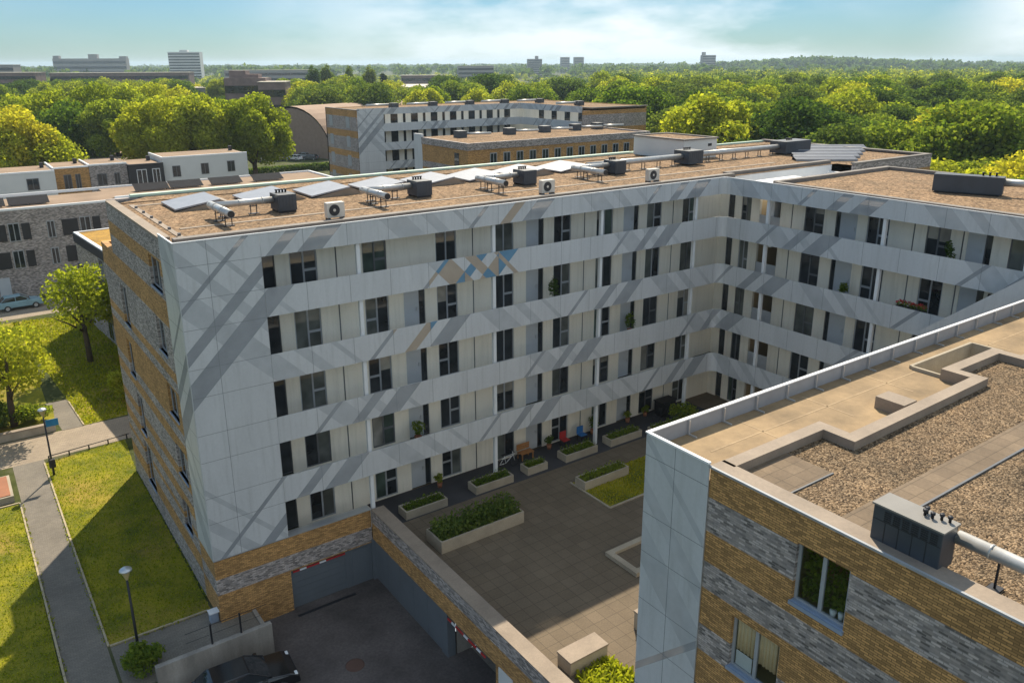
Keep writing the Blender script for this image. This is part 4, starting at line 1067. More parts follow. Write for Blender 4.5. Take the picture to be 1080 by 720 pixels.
def trunk_mb(rng, h, r, R, n_limb=5):
    m = MB(); lean = rng.uniform(-0.3, 0.3, 2)
    m.tube([(0, 0, -0.3), (lean[0] * 0.2, lean[1] * 0.2, h * 0.3), (lean[0], lean[1], h * 0.62), (lean[0] * 1.5, lean[1] * 1.5, h * 0.9)], [r * 1.25, r, r * 0.65, r * 0.2], 9)
    for i in range(n_limb):
        a = i * 2.4 + rng.uniform(-0.4, 0.4); zb = h * rng.uniform(0.3, 0.55); q = R * rng.uniform(0.5, 0.75)
        m.tube([(lean[0] * 0.4, lean[1] * 0.4, zb), (math.cos(a) * q * 0.45, math.sin(a) * q * 0.45, zb + h * 0.16), (math.cos(a) * q, math.sin(a) * q, zb + h * 0.32)], [r * 0.5, r * 0.33, r * 0.1], 6)
    return m

TREES = {}
def tree_kind(key, N, R, H, trunk_h, leaf, size, lobes=26, conical=False, seed=1, lobe_r=(0.26, 0.42)):
    rng = np.random.default_rng(seed)
    P, out = crown_points(rng, N, R, H, lobes, trunk_h, conical, lobe_r=lobe_r)
    crown = quads_mesh('crown_mesh', leaf_quads(P, size, rng, 0.3, out), leaf)
    tm = trunk_mb(rng, trunk_h + H * 0.7, max(0.12, R * 0.055), R)
    me = bpy.data.meshes.new('trunk_mesh'); me.from_pydata(tm.v, [], tm.f); me.materials.append(M['bark']); me.polygons.foreach_set('use_smooth', [True] * len(tm.f)); me.update()
    TREES[key] = (crown, me, trunk_h + H)
def tree(key, x, y, height, label, cat='tree', group=None, rz=None, z=G0, wide=1.0, name='tree', nokids=False):
    crown, trunk, h0 = TREES[key]
    s = height / h0
    o = bpy.data.objects.new(name, None); COL.objects.link(o); o.location = (x, y, z); o.empty_display_size = 0.5
    o.rotation_euler = (0, 0, random.uniform(0, 6.28) if rz is None else rz); o.scale = (s * wide, s * wide, s)
    tag(o, label, cat, group)
    a = bpy.data.objects.new('crown', crown); COL.objects.link(a); a.parent = o
    b = bpy.data.objects.new('trunk', trunk); COL.objects.link(b); b.parent = o
    return o

tree_kind('plane1', 26250, 7.0, 12.5, 2.6, M['leafY'], 0.37, 46, seed=3, lobe_r=(0.13, 0.34))
tree_kind('plane2', 26250, 6.6, 12.0, 2.6, M['leafA'], 0.37, 44, seed=4, lobe_r=(0.13, 0.34))
tree_kind('oak1', 15750, 6.2, 11.0, 2.2, M['leafB'], 0.38, 34, seed=5)
tree_kind('oak2', 15750, 6.6, 11.5, 2.0, M['leafC'], 0.38, 38, seed=6)
tree_kind('oak3', 15750, 5.8, 12.0, 2.2, M['leafA'], 0.38, 32, seed=7)
tree_kind('lime', 15750, 5.6, 11.0, 2.0, M['leafY'], 0.37, 36, seed=8)
tree_kind('wood1', 26250, 8.6, 13.5, 2.0, M['leafB'], 0.43, 50, seed=25, lobe_r=(0.13, 0.34))
tree_kind('wood2', 26250, 8.0, 14.5, 2.0, M['leafC'], 0.43, 52, seed=26, lobe_r=(0.13, 0.34))
tree_kind('wood3', 24500, 7.6, 12.5, 2.0, M['leafA'], 0.43, 46, seed=27, lobe_r=(0.13, 0.34))
tree_kind('wood4', 24500, 8.2, 12.0, 2.0, M['leafY'], 0.43, 48, seed=28, lobe_r=(0.2, 0.34))
tree_kind('poplar', 8750, 2.6, 15.0, 2.0, M['leafC'], 0.37, 26, seed=9)
tree_kind('conifer', 10500, 3.6, 15.0, 1.0, M['leafD'], 0.37, 40, True, seed=10)
tree_kind('street', 4300, 3.2, 6.2, 1.7, M['leafA'], 0.22, 30, seed=12, lobe_r=(0.18, 0.32))
tree_kind('street2', 4300, 3.6, 6.5, 1.7, M['leafY'], 0.22, 34, seed=13, lobe_r=(0.18, 0.32))

COSP = math.cos(PITCH)
def place(u, d):
    a = YAW - math.atan((u - 539.33) * COSP / FPX)
    return CX + math.cos(a) * d, CY + math.sin(a) * d
def ht(v, d, u=540):
    """height above the ground of something whose top shows at image row v at distance d"""
    k = math.cos(math.atan((u - 539.33) * COSP / FPX))
    return (CZ - G0) - d * k * (v - 66.0 + (u - 540) * -0.0042) / (FPX / COSP ** 2)

# ---- left foreground trees and shrubs
tree('street2', 1.0, 41.5, 9.0, 'small street tree on the sunlit lawn beside the grey brick west block', group='small garden trees', wide=1.0)
tree('street', -5.7, 30.2, 8.6, 'bright leafy tree overhanging the left edge beside the path wall', group='small garden trees', wide=1.05)
tree('street', -6.6, 37.0, 6.4, 'leafy tree half out of frame in front of the blue parked car', group='small garden trees')
tree('street2', -11.5, 27.0, 8.0, 'leafy garden tree cut off by the left frame edge above the path', group='small garden trees')
def shrub(x, y, r, h, leaf, label, n=1600, size=0.14, z=G0, name='shrub', flat_=False, group=None, cat='shrub'):
    rng = np.random.default_rng(int(abs(x * 31 + y * 17)) + 5)
    P, out = crown_points(rng, n, r, h, 14, 0.0, lobe_r=(0.3, 0.5))
    me = quads_mesh(name + '_mesh', leaf_quads(P, size, rng, 0.4, out), leaf)
    o = bpy.data.objects.new(name, me); COL.objects.link(o); o.location = (x, y, z)
    tag(o, label, cat, group); return o
shrub(-3.6, -1.05, 0.95, 1.15, M['leafB'], 'round green shrub at the foot of the street lamp beside the retaining wall', 2200, 0.13)
shrub(-6.6, 30.8, 1.6, 1.9, M['leafC'], 'dark rounded shrub behind the low path wall', 2200, 0.18)
shrub(-4.6, 30.2, 1.3, 1.5, M['leafB'], 'light green shrub at the end of the low path wall', 1800, 0.18)
shrub(-9.3, 29.6, 1.8, 2.0, M['leafB'], 'broad shrub behind the path wall at the left frame edge', 1800, 0.18)
shrub(1.5, 31.0, 0.9, 2.6, M['leafA'], 'slim yellow-green bush sticking out behind the banded brick wall', 1200, 0.18)
pw = thing('path_wall', (-7, 27.8, G0), 'low curved brown planter wall beside the paved crossing path', 'wall')
m = MB(); m.box(-16, -3.35, 27.65, 27.95, G0, G0 + 0.55); m.build('wall', M['concrete'], pw)
m = MB(); m.box(-16, -3.3, 27.6, 28.0, G0 + 0.553, G0 + 0.61); m.build('cap', M['coping_light'], pw)
pb = thing('planter_block', (-7.2, 19.6, G0), 'low brown brick planter block at the left edge beside the path junction', 'planter')
m = MB(); m.box(-9, -6.7, 18.1, 21.2, G0, G0 + 0.42); m.build('trough', M['concrete'], pb)
m = MB(); m.box(-8.9, -6.85, 18.25, 21.05, G0 + 0.423, G0 + 0.46); m.build('soil', M['terracotta'], pb)
nf = thing('low_fence', (-2, 23, G0), 'very low dark knee rail along the lawn edge of the crossing path', 'fence')
m = MB()
for i in range(5): MB().box(-4.4 + i * 1.2, -4.32 + i * 1.2, 22.75 + i * 0.15, 22.83 + i * 0.15, G0, G0 + 0.35).build('post', M['steel'], nf)
m = MB(); m.tube([(-4.4, 22.79, G0 + 0.33), (0.6, 23.41, G0 + 0.33)], 0.03, 6); m.build('rail', M['steel'], nf)

def lamp(x, y, h, label, banner=False, bin_=False):
    t = thing('street_lamp', (x, y, G0), label, 'street lamp', 'park lamps beside the path')
    m = MB(); m.tube([(x, y, G0), (x, y, G0 + 1.0), (x, y, G0 + h - 0.55)], [0.075, 0.06, 0.045], 10); m.build('pole', M['steel'], t)
    m = MB(); m.lathe((x, y, G0 + h - 0.55), [(0.045, 0), (0.06, 0.05), (0.20, 0.45)], 14); m.build('lamp_bowl', M['lamp_glass'], t)
    m = MB(); m.lathe((x, y, G0 + h - 0.1), [(0.20, 0), (0.26, 0.0), (0.25, 0.05), (0.16, 0.12), (0.0, 0.15)], 16); m.build('lamp_cap', M['alu'], t)
    if banner:
        m = MB(); m.box(x + 0.05, x + 0.75, y - 0.012, y + 0.012, G0 + h - 1.25, G0 + h - 0.8); m.build('banner', M['banner'], t)
    if bin_:
        m = MB(); m.box(x - 0.18, x + 0.18, y - 0.3, y - 0.07, G0 + 0.6, G0 + 1.15); m.build('litter_bin', M['steel'], t, 0.02)
lamp(-4.36, 20.5, 4.5, 'street lamp with a blue flag and a litter bin at the path crossing', True, True)
lamp(-3.56, -0.1, 4.4, 'street lamp beside the shaded lawn and the retaining wall')

# ---- grass blades on the sunlit and shaded lawns
def grass_patch(polys, dens, size, z, name, mat, rng):
    pts = []
    for poly in polys:
        px = np.array(poly); lo, hi = px.min(0), px.max(0); n = int((hi - lo).prod() * dens)
        q = rng.uniform(lo, hi, size=(n, 2)); ins = np.zeros(n, bool); j = len(poly) - 1
        for i in range(len(poly)):
            xi, yi = poly[i]; xj, yj = poly[j]
            c_ = ((yi > q[:, 1]) != (yj > q[:, 1])) & (q[:, 0] < (xj - xi) * (q[:, 1] - yi) / (yj - yi + 1e-12) + xi); ins ^= c_; j = i
        pts.append(q[ins])
    q = np.concatenate(pts); n = len(q)
    a = rng.uniform(0, 2 * np.pi, n); s = size * rng.uniform(0.5, 1.4, n); lean = rng.normal(size=(n, 2)) * 0.45
    base = np.stack([q[:, 0], q[:, 1], np.full(n, z)], 1); d = np.stack([np.cos(a), np.sin(a), np.zeros(n)], 1) * (s * 0.42)[:, None]
    top = base + np.stack([lean[:, 0] * s, lean[:, 1] * s, s], 1)
    P = np.stack([base - d, base + d, top + d * 0.3, top - d * 0.3], 1)
    o = bpy.data.objects.new(name, quads_mesh(name + '_mesh', P, mat)); COL.objects.link(o)
    tag(o, 'short tufty lawn grass around the buildings', 'grass', kind='stuff')
grass_patch(lawn_polys[:1] + [[(-6.6, -4), (-6.55, 17.6), (-10.5, 17.4), (-10.5, -4)]], 110, 0.07, G0, 'grass', M['blade'], RNG)
grass_patch(lawn_polys[2:3], 60, 0.14, G0, 'grass', M['blade'], RNG)
edge = []
for x0, y0, x1, y1 in ((-4.62, 12.0, -4.6, 22.6), (-4.58, 1.4, -4.62, 12.0), (-6.5, -4.0, -6.48, 17.7), (-4.4, 1.25, -0.3, 1.25), (0.0, 2.0, 0.0, 17.8)):
    dx, dy = x1 - x0, y1 - y0; ln = math.hypot(dx, dy); nx_, ny_ = -dy / ln, dx / ln
    w_ = 0.16
    edge.append([(x0 - nx_ * w_, y0 - ny_ * w_), (x1 - nx_ * w_, y1 - ny_ * w_), (x1 + nx_ * w_, y1 + ny_ * w_), (x0 + nx_ * w_, y0 + ny_ * w_)])
grass_patch([[(p[0] + random.uniform(-0.03, 0.03), p[1]) for p in e_] for e_ in edge], 90, 0.085, G0, 'grass', M['blade'], RNG)
grass_patch([[(18.55, -5.8), (24.5, -5.85), (24.9, -2.8), (18.55, -2.8)]], 160, 0.08, 0.0, 'grass', M['blade'], RNG)
grass_patch([[(9.1, -16.5), (11.2, -16.5), (10.9, -14.25), (9.15, -14.3)]], 260, 0.2, 0.0, 'grass', M['leafY'], RNG)

# ------------------------------------------------------------------ planters and small things in the court
def planter(x0, x1, y0, y1, h, label, leaf, dens=260, ph=0.32, size=0.09, group='concrete planters along the gallery'):
    t = thing('planter', ((x0 + x1) / 2, (y0 + y1) / 2, 0), label, 'planter', group)
    m = MB(); w = 0.09
    m.box(x0, x1, y0, y0 + w, 0, h); m.box(x0, x1, y1 - w, y1, 0, h); m.box(x0, x0 + w, y0 + w, y1 - w, 0, h); m.box(x1 - w, x1, y0 + w, y1 - w, 0, h)
    m.build('trough', M['concrete'], t)
    m = MB(); m.box(x0 + w, x1 - w, y0 + w, y1 - w, 0.01, h - 0.08); m.build('soil', M['soil'], t)
    rng = np.random.default_rng(int(x0 * 100)); n = int((x1 - x0) * (y1 - y0) * dens)
    C = np.stack([rng.uniform(x0 + 0.1, x1 - 0.1, n), rng.uniform(y0 + 0.1, y1 - 0.1, n), h - 0.08 + ph * rng.uniform(0, 1, n) ** 0.8 * (0.6 + 0.5 * np.sin(rng.uniform(0, 6, n)))], 1)
    cx = (x0 + x1) / 2; cy = (y0 + y1) / 2
    P = leaf_quads(C - np.array([cx, cy, 0]), size, rng, 0.5)
    o = bpy.data.objects.new('plants', quads_mesh('plants_mesh', P, leaf)); COL.objects.link(o); o.parent = t
    return t
planter(9.25, 11.7, -0.85, 0.0, 0.45, 'concrete planter of low greenery nearest the garage yard', M['leafB'], 420)
planter(13.5, 15.95, -0.8, 0.05, 0.45, 'concrete planter at the foot of the second white column', M['leafB'], 420)
planter(17.0, 18.4, -0.7, 0.05, 0.45, 'short concrete planter, the smallest along the gallery', M['leafB'], 420)
planter(19.7, 22.1, -0.75, 0.1, 0.45, 'concrete planter at the foot of the third white column', M['leafB'], 420)
planter(23.15, 25.7, -0.75, 0.05, 0.45, 'concrete planter farthest along the main gallery', M['leafB'], 420)
planter(18.5, 21.7, -3.85, -3.0, 0.5, 'concrete planter at the top edge of the small courtyard lawn', M['leafB'], 420, group='concrete planters in the courtyard')
planter(22.6, 24.4, -5.6, -4.8, 0.5, 'concrete planter in the courtyard lawn partly behind the near block', M['leafB'], 420, group='concrete planters in the courtyard')
big = planter(9.2, 14.0, -4.45, -3.0, 0.62, 'largest concrete planter with tall dark shrubs in the courtyard', M['leafC'], 620, 0.72, 0.14, group='concrete planters in the courtyard')
planter(26.2, 28.6, -1.6, -0.7, 0.5, 'concrete planter with grass near the inner corner', M['leafB'], 420, group='concrete planters in the courtyard')
def bench_block(x0, x1, y0, y1, h, label):
    t = thing('bench_block', ((x0 + x1) / 2, (y0 + y1) / 2, 0), label, 'bench')
    m = MB(); m.box(x0 + 0.03, x1 - 0.03, y0 + 0.03, y1 - 0.03, 0, h - 0.08); m.build('base', M['concrete'], t)
    m = MB(); m.box(x0, x1, y0, y1, h - 0.078, h); m.build('seat', M['coping_light'], t, 0.01)
bench_block(9.05, 10.95, -14.2, -13.35, 0.62, 'sunlit beige block bench on the courtyard pavers')
bench_block(12.9, 14.4, -14.1, -13.5, 0.85, 'tall beige block beside the cladding of the near building')
t = thing('sandpit', (16.3, -10.6, 0), 'square concrete-edged pit partly hidden by the near block', 'sandpit')
m = MB(); m.box(15.4, 18.4, -11.1, -10.8, 0, 0.2); m.box(15.4, 15.7, -10.8, -9.0, 0, 0.2); m.box(15.7, 18.4, -9.3, -9.0, 0, 0.2); m.build('rim', M['concrete'], t)
m = MB(); m.box(15.7, 18.4, -10.8, -9.3, 0.01, 0.05); m.build('sand', M['court'], t)

def pot(x, y, h, label, leaf, r=0.16):
    t = thing('potted_plant', (x, y, 0), label, 'potted plant')
    m = MB(); m.lathe((x, y, 0), [(0, 0), (r * 0.7, 0), (r, 0.3), (r * 0.85, 0.3), (0, 0.26)], 12); m.build('pot', M['terracotta'], t)
    rng = np.random.default_rng(int(x * 77)); P, out = crown_points(rng, 260, r * 1.9, h - 0.25, 8, 0.25, lobe_r=(0.35, 0.55))
    o = bpy.data.objects.new('foliage', quads_mesh('pot_leaves', leaf_quads(P, 0.09, rng, 0.4, out), leaf)); COL.objects.link(o); o.parent = t
pot(12.35, 1.1, 0.8, 'potted plant beside the ground floor door nearest the yard', M['leafB'])
pot(20.0, 1.25, 1.0, 'potted plant left of the ground floor window with red chair', M['leafC'])
pot(23.5, 1.3, 1.5, 'tall dark potted shrub against the cream wall', M['leafC'], 0.2)
pot(26.4, 1.3, 0.9, 'potted plant by the far ground floor doorway', M['leafB'])
pot(28.0, 1.35, 0.9, 'second potted plant right of the far ground floor doorway', M['leafB'])
def gallery_plant(x, y, z, h, label, leaf):
    t = thing('potted_plant', (x, y, z), label, 'potted plant')
    m = MB(); m.lathe((x, y, z), [(0, 0), (0.14, 0), (0.2, 0.38), (0.17, 0.38), (0, 0.34)], 12); m.build('pot', M['terracotta'], t)
    rng = np.random.default_rng(int(x * 77 + z)); P, out = crown_points(rng, 300, 0.36, h - 0.3, 8, 0.3, lobe_r=(0.3, 0.5))
    o = bpy.data.objects.new('foliage', quads_mesh('pot_leaves', leaf_quads(P, 0.1, rng, 0.4, out), leaf)); COL.objects.link(o); o.parent = t
gallery_plant(19.95, 1.0, 9, 1.9, 'tall plant on the fourth-floor gallery seen against a cream wall', M['leafC'])
gallery_plant(33.6, -8.2, 9, 1.35, 'leafy pot plant on the wing gallery left of the red flower box', M['leafB'])
gallery_plant(33.4, -13.9, 12, 1.7, 'pot plant on the top wing gallery beside a door', M['leafC'])
gallery_plant(26.2, 1.2, 6, 1.5, 'pot plant on the middle gallery by a grey door', M['leafB'])
gallery_plant(11.2, 1.2, 3, 1.4, 'pot plant on the lowest gallery above the yard corner', M['leafB'])
fb = thing('flower_box', (32.75, -12.6, 9.8), 'red flower box hanging along the top of a wing gallery band', 'flower box')
m = MB(); m.box(32.68, 32.88, -13.4, -11.8, 9.72, 9.93); m.build('trough', M['steel'], fb)
rng = np.random.default_rng(9); C = np.stack([rng.uniform(-0.14, 0.14, 260), rng.uniform(-0.8, 0.8, 260), rng.uniform(0.1, 0.38, 260)], 1) + np.array([0.03, 0, 0])
o = bpy.data.objects.new('leaves', quads_mesh('flower_leaves', leaf_quads(C, 0.1, rng), M['leafC'])); COL.objects.link(o); o.parent = fb
C = np.stack([rng.uniform(-0.14, 0.14, 90), rng.uniform(-0.8, 0.8, 90), rng.uniform(0.28, 0.42, 90)], 1) + np.array([0.03, 0, 0])
o = bpy.data.objects.new('blossom', quads_mesh('flower_heads', leaf_quads(C, 0.1, rng), M['red'])); COL.objects.link(o); o.parent = fb
t = thing('wall_picture', (34.3, -15.75, 10.6), 'small dark square picture on the wing gallery wall', 'picture')
m = MB(); m.box(34.30, 34.345, -16.05, -15.5, 10.4, 11.1); m.build('frame', M['steel'], t)
m = MB(); m.box(34.285, 34.299, -15.97, -15.58, 10.5, 11.0); m.build('canvas', M['wood'], t)
t = thing('wooden_crate_bench', (18.1, 1.1, 0), 'small orange wooden garden bench by the ground floor door', 'bench')
m = MB()
for i in range(4): m.box(17.7, 18.6, 0.85 + i * 0.12, 0.95 + i * 0.12, 0.42, 0.46)
m.build('seat', M['wood'], t)
m = MB()
for i in range(3): m.box(17.7, 18.6, 1.36, 1.4, 0.5 + i * 0.13, 0.6 + i * 0.13)
m.build('backrest', M['wood'], t)
for x in (17.75, 18.5):
    for yy in (0.88, 1.33):
        m = MB(); m.box(x, x + 0.06, yy, yy + 0.06, 0, 0.42); m.build('leg', M['wood'], t)
def garden_chair(x, y, mat, label):
    t = thing('garden_chair', (x, y, 0), label, 'chair')
    m = MB(); m.box(x - 0.24, x + 0.24, y - 0.22, y + 0.22, 0.42, 0.46); m.build('seat', mat, t)
    m = MB(); m.box(x - 0.24, x + 0.24, y + 0.2, y + 0.24, 0.48, 0.9); m.build('backrest', mat, t)
    for dx in (-0.21, 0.19):
        for dy in (-0.2, 0.18):
            m = MB(); m.box(x + dx, x + dx + 0.03, y + dy, y + dy + 0.03, 0, 0.42); m.build('leg', M['steel'], t)
garden_chair(21.0, 1.0, M['red'], 'red garden chair outside the middle ground floor window')
garden_chair(22.3, 0.95, M['blue'], 'blue garden chair outside the middle ground floor window')
def bicycle(x, y, label, mat):
    t = thing('bicycle', (x, y, 0), label, 'bicycle')
    for dx in (-0.52, 0.52):
        m = MB(); pts = [(x + dx + 0.33 * math.cos(a), y, 0.34 + 0.33 * math.sin(a)) for a in [i * math.pi / 9 for i in range(19)]]
        m.tube(pts, 0.02, 6, cap=False); m.build('wheel', M['black'], t)
    m = MB()
    for a, b in (((-0.52, 0.34), (-0.1, 0.34)), ((-0.1, 0.34), (-0.22, 0.85)), ((-0.2, 0.75), (0.38, 0.78)), ((-0.1, 0.34), (0.4, 0.72)), ((0.36, 0.95), (0.52, 0.34)), ((-0.52, 0.34), (-0.2, 0.75))):
        m.tube([(x + a[0], y, a[1]), (x + b[0], y, b[1])], 0.018, 6)
    m.build('frame', mat, t)
    m = MB(); m.tube([(x + 0.36, y - 0.25, 0.98), (x + 0.36, y + 0.25, 0.98)], 0.015, 6); m.build('handlebar', M['steel'], t)
    m = MB(); m.box(x - 0.36, x - 0.1, y - 0.07, y + 0.07, 0.86, 0.91); m.build('saddle', M['black'], t)
bicycle(16.6, 0.75, 'pale bicycle parked outside the blue ground floor window', M['white'])
bicycle(28.4, 0.2, 'dark bicycle near the far end of the gallery', M['steel'])
t = thing('storage_box', (29.2, 0.9, 0), 'black covered garden box near the inner corner', 'storage box')
m = MB(); m.box(28.7, 30.0, 0.55, 1.25, 0, 0.95); m.build('box_body', M['black'], t, 0.03)
m = MB(); m.box(28.65, 30.05, 0.5, 1.3, 0.953, 1.0); m.build('lid', M['steel'], t)
shrub(29.3, -0.75, 0.9, 1.5, M['leafB'], 'tall leafy shrub beside the last white column of the gallery', 1200, 0.12, z=0)

# ------------------------------------------------------------------ cars
def make_car(paint, name='parked_car'):
    """car about 4.2 m long along +x, origin at ground centre; returns list of (part, mb, mats, bevel, parentpart)"""
    W = 0.86
    prof = [(-2.1, 0.35), (-2.1, 0.85), (-1.95, 0.98), (-1.2, 1.0), (0.85, 1.0), (1.7, 0.88), (2.05, 0.72), (2.1, 0.35)]
    parts = []
    m = MB(); n = len(prof)
    ins = 0.06
    i0 = len(m.v)
    for sgn, wd in ((-1, W), (1, W)):
        for (x, z) in prof: m.v.append((x, sgn * (wd - (0.07 if z > 0.9 else 0.0)), z))
    m.f.append(tuple(reversed(range(n)))[::-1]); m.m.append(0); m.sm.append(False)
    m.f.append(tuple(range(2 * n - 1, n - 1, -1))); m.m.append(0); m.sm.append(False)
    for k in range(n):
        m.f.append((k, n + k, n + (k + 1) % n, (k + 1) % n)); m.m.append(0); m.sm.append(False)
    parts.append(('body', m, paint, 0.06))
    g = MB(); a = [(-1.85, 1.0), (-1.35, 1.42), (0.1, 1.46), (0.95, 1.0)]
    for s0, s1, w0, w1 in ((0, 1, 0.74, 0.62), (1, 2, 0.62, 0.62), (2, 3, 0.62, 0.74)):
        (x0, z0), (x1, z1) = a[s0], a[s1]
        if s0 != 1: g.face([(x0, -w0, z0), (x1, -w1, z1), (x1, w1, z1), (x0, w0, z0)])
    for sg in (-1, 1): g.face([(x, sg * (0.74 if z == 1.0 else 0.62), z) for x, z in a])
    parts.append(('window', g, M['glass'], 0))
    r = MB(); r.hexa([(-1.4, -0.63, 1.40), (0.14, -0.63, 1.44), (0.14, 0.63, 1.44), (-1.4, 0.63, 1.40), (-1.32, -0.58, 1.46), (0.06, -0.58, 1.50), (0.06, 0.58, 1.50), (-1.32, 0.58, 1.46)])
    for sg in (-1, 1):
        for x0, z0, x1, z1 in ((-1.85, 1.0, -1.37, 1.41), (0.95, 1.0, 0.12, 1.45), (-0.45, 1.0, -0.45, 1.42)):
            r.tube([(x0, sg * 0.745, z0), (x1, sg * 0.628, z1)], 0.03, 6)
    parts.append(('roof', r, paint, 0.02))
    for x in (-1.3, 1.3):
        for sg in (-1, 1):
            w = MB(); w.tube([(x, sg * 0.70, 0.32), (x, sg * 0.885, 0.32)], 0.32, 16); 
            parts.append(('wheel', w, M['black'], 0))
            w = MB(); w.tube([(x, sg * 0.886, 0.32), (x, sg * 0.895, 0.32)], 0.19, 12); parts.append(('rim', w, M['alu'], 0))
    for sg in (-1, 1):
        h = MB(); h.box(1.86, 2.0, sg * 0.70 - 0.12, sg * 0.70 + 0.1, 0.72, 0.80); parts.append(('headlight', h, M['white'], 0.02))
        h = MB(); h.box(-2.12, -2.0, sg * 0.75 - 0.1, sg * 0.75 + 0.1, 0.72, 0.9); parts.append(('tail_light', h, M['red'], 0.02))
        h = MB(); h.box(0.55, 0.72, sg * 0.92 - 0.08, sg * 0.92 + 0.08, 0.98, 1.1); parts.append(('mirror', h, paint, 0.02))
    return parts
def car(x, y, z, rz, paint, label, group=None, s=1.0):
    t = bpy.data.objects.new('parked_car', None); COL.objects.link(t); t.location = (x, y, z); t.rotation_euler = (0, 0, rz); t.scale = (s, s, s)
    tag(t, label, 'car', group); wheel = None
    LOC[t.name] = Vector((0, 0, 0))
    for nm, mb, mt, bv in make_car(paint):
        par = wheel if nm == 'rim' else t
        o = mb.build(nm, mt, par, bv)
        if nm == 'wheel': wheel = o
    return t
car(-0.25, -4.15, -3.3, math.radians(-4), M['carblack'], 'black car parked against the concrete retaining wall in the garage yard')
paleblue = plain('pale_blue_paint', (0.22, 0.36, 0.42), 0.2)
car(-2.2, 63.8, G0, math.radians(4), paleblue, 'pale blue car parked in front of the grey brick houses')
carcols = [plain('silver_paint', (0.42, 0.43, 0.44), 0.25, 0.3), plain('white_car_paint', (0.7, 0.7, 0.7), 0.25), plain('navy_paint', (0.03, 0.05, 0.10), 0.2), plain('dark_grey_paint', (0.07, 0.075, 0.08), 0.2)]
for i, u in enumerate((266, 275, 284, 293, 303, 312, 321, 330)):
    x, y = place(u, 226 + (i % 2) * 5)
    car(x, y, G0, math.radians(100 + i * 5), carcols[(i * 3 + 1) % 4], f'parked car in the car park beside the big trees, {names[i]} from the left', 'cars in the far car park', 1.05)

# ------------------------------------------------------------------ west block and grey brick terrace
wb = thing('apartment_block', (8, 42, G0), 'low grey brick block with black fascia bands and orange sedum roof behind the main building', 'apartment block')
def rot_pt(s, d):   # s along the west face from its far corner, d inward
    ang = math.radians(-83.5)
    return 2.9 + math.cos(ang) * s - math.sin(ang) * d * -1 * -1 * -1 if False else (2.9 + 0.075 * s + d * 0.997, 55.0 - 0.997 * s + d * 0.075)
def rbox(mb, s0, s1, d0, d1, z0, z1, m=0):
    P = [rot_pt(s0, d0), rot_pt(s1, d0), rot_pt(s1, d1), rot_pt(s0, d1)]
    mb.hexa([(x, y, z0) for x, y in P[::-1]] + [(x, y, z1) for x, y in P[::-1]], m)
m = MB(); rbox(m, 0, 27, 0, 12, G0, 6.35); m.build('brick_wall', M['brick_grey'], wb)
m = MB()
for z in (6.0, 3.0, 0.0): rbox(m, -0.1, 27, -0.12, -0.003, z - 0.45, z + 0.42)
rbox(m, -0.12, -0.003, -0.12, 12, 5.55, 6.42)
m.build('fascia', M['dark_clad'], wb)
m = MB(); rbox(m, 0.2, 26.8, 0.3, 11.8, 6.353, 6.40); m.build('sedum_roof', M['sedum'], wb)
m = MB(); rbox(m, -0.05, 27, -0.05, 0.28, 6.423, 6.50); rbox(m, -0.05, 0.2, 0.28, 12, 6.423, 6.50); m.build('coping', M['whitealu'], wb)
for z in (3.55, 0.55, -2.2):
    for s in (8.5, 12.3, 16.4):
        m = MB(); rbox(m, s, s + 1.5, -0.03, -0.003, z, z + 1.9); o = m.build('window', M['frame_grey'], wb)
        m = MB(); rbox(m, s + 0.08, s + 0.7, -0.045, -0.031, z + 0.08, z + 1.82); rbox(m, s + 0.8, s + 1.42, -0.045, -0.031, z + 0.08, z + 1.82); m.build('pane', M['glass'], o)

def facade_windows(par, y, wins, frame, glass, dy=0.0):
    for x0, x1, z0, z1 in wins:
        m = MB(); m.box(x0, x1, y - 0.05, y - 0.003, z0, z1); o = m.build('window', frame, par)
        m = MB(); w = 0.09; xm = (x0 + x1) / 2
        m.box(x0 + w, xm - w / 2, y - 0.065, y - 0.051, z0 + w, z1 - w); m.box(xm + w / 2, x1 - w, y - 0.065, y - 0.051, z0 + w, z1 - w); m.build('pane', glass, o)

tr = thing('terraced_houses', (0, 72, G0), 'long grey brick terrace with dark shutters and flat roof at the left', 'terraced houses')
TY = 68.5
m = MB(); m.box(-30, 9.4, TY, TY + 9, G0, 7.1); m.box(9.4, 37, TY + 2, TY + 11.5, G0, 7.1); m.build('brick_wall', M['brick_grey'], tr)
m = MB(); m.box(-29.7, 9.2, TY + 0.3, TY + 8.8, 7.103, 7.2); m.box(9.2, 36.8, TY + 2.3, TY + 11.2, 7.103, 7.2); m.build('roof', M['roof_brown'], tr)
m = MB(); m.box(-30.1, 9.5, TY - 0.05, TY + 0.28, 7.103, 7.33); m.box(9.5, 37.1, TY + 1.95, TY + 2.28, 7.103, 7.36); m.box(-30, 37, TY + 11.25, TY + 11.5, 7.103, 7.4); m.box(36.8, 37.1, TY + 2.3, TY + 11.25, 7.103, 7.4); m.build('coping', M['whitealu'], tr)
wins = []; sh = []
for x in range(-24, 8, 7):
    for z in (3.75, 0.75):
        wins += [(x + 1.2, x + 2.3, z, z + 2.0), (x + 4.9, x + 5.7, z, z + 1.9)]
        sh += [(x - 0.6, x + 1.0, z + 0.1, z + 1.9), (x + 2.5, x + 3.3, z + 0.1, z + 1.9)]
facade_windows(tr, TY, wins, M['frame_grey'], M['glass'])
m = MB()
for x0, x1, z0, z1 in sh: MB().box(x0, x1, TY - 0.07, TY - 0.003, z0, z1).build('shutter', M['dark_clad'], tr)
m = MB()
for x in range(-24, 8, 7): MB().box(x - 0.6, x + 0.5, TY - 0.04, TY - 0.003, G0 + 0.1, G0 + 2.4).build('door', M['door'], tr)
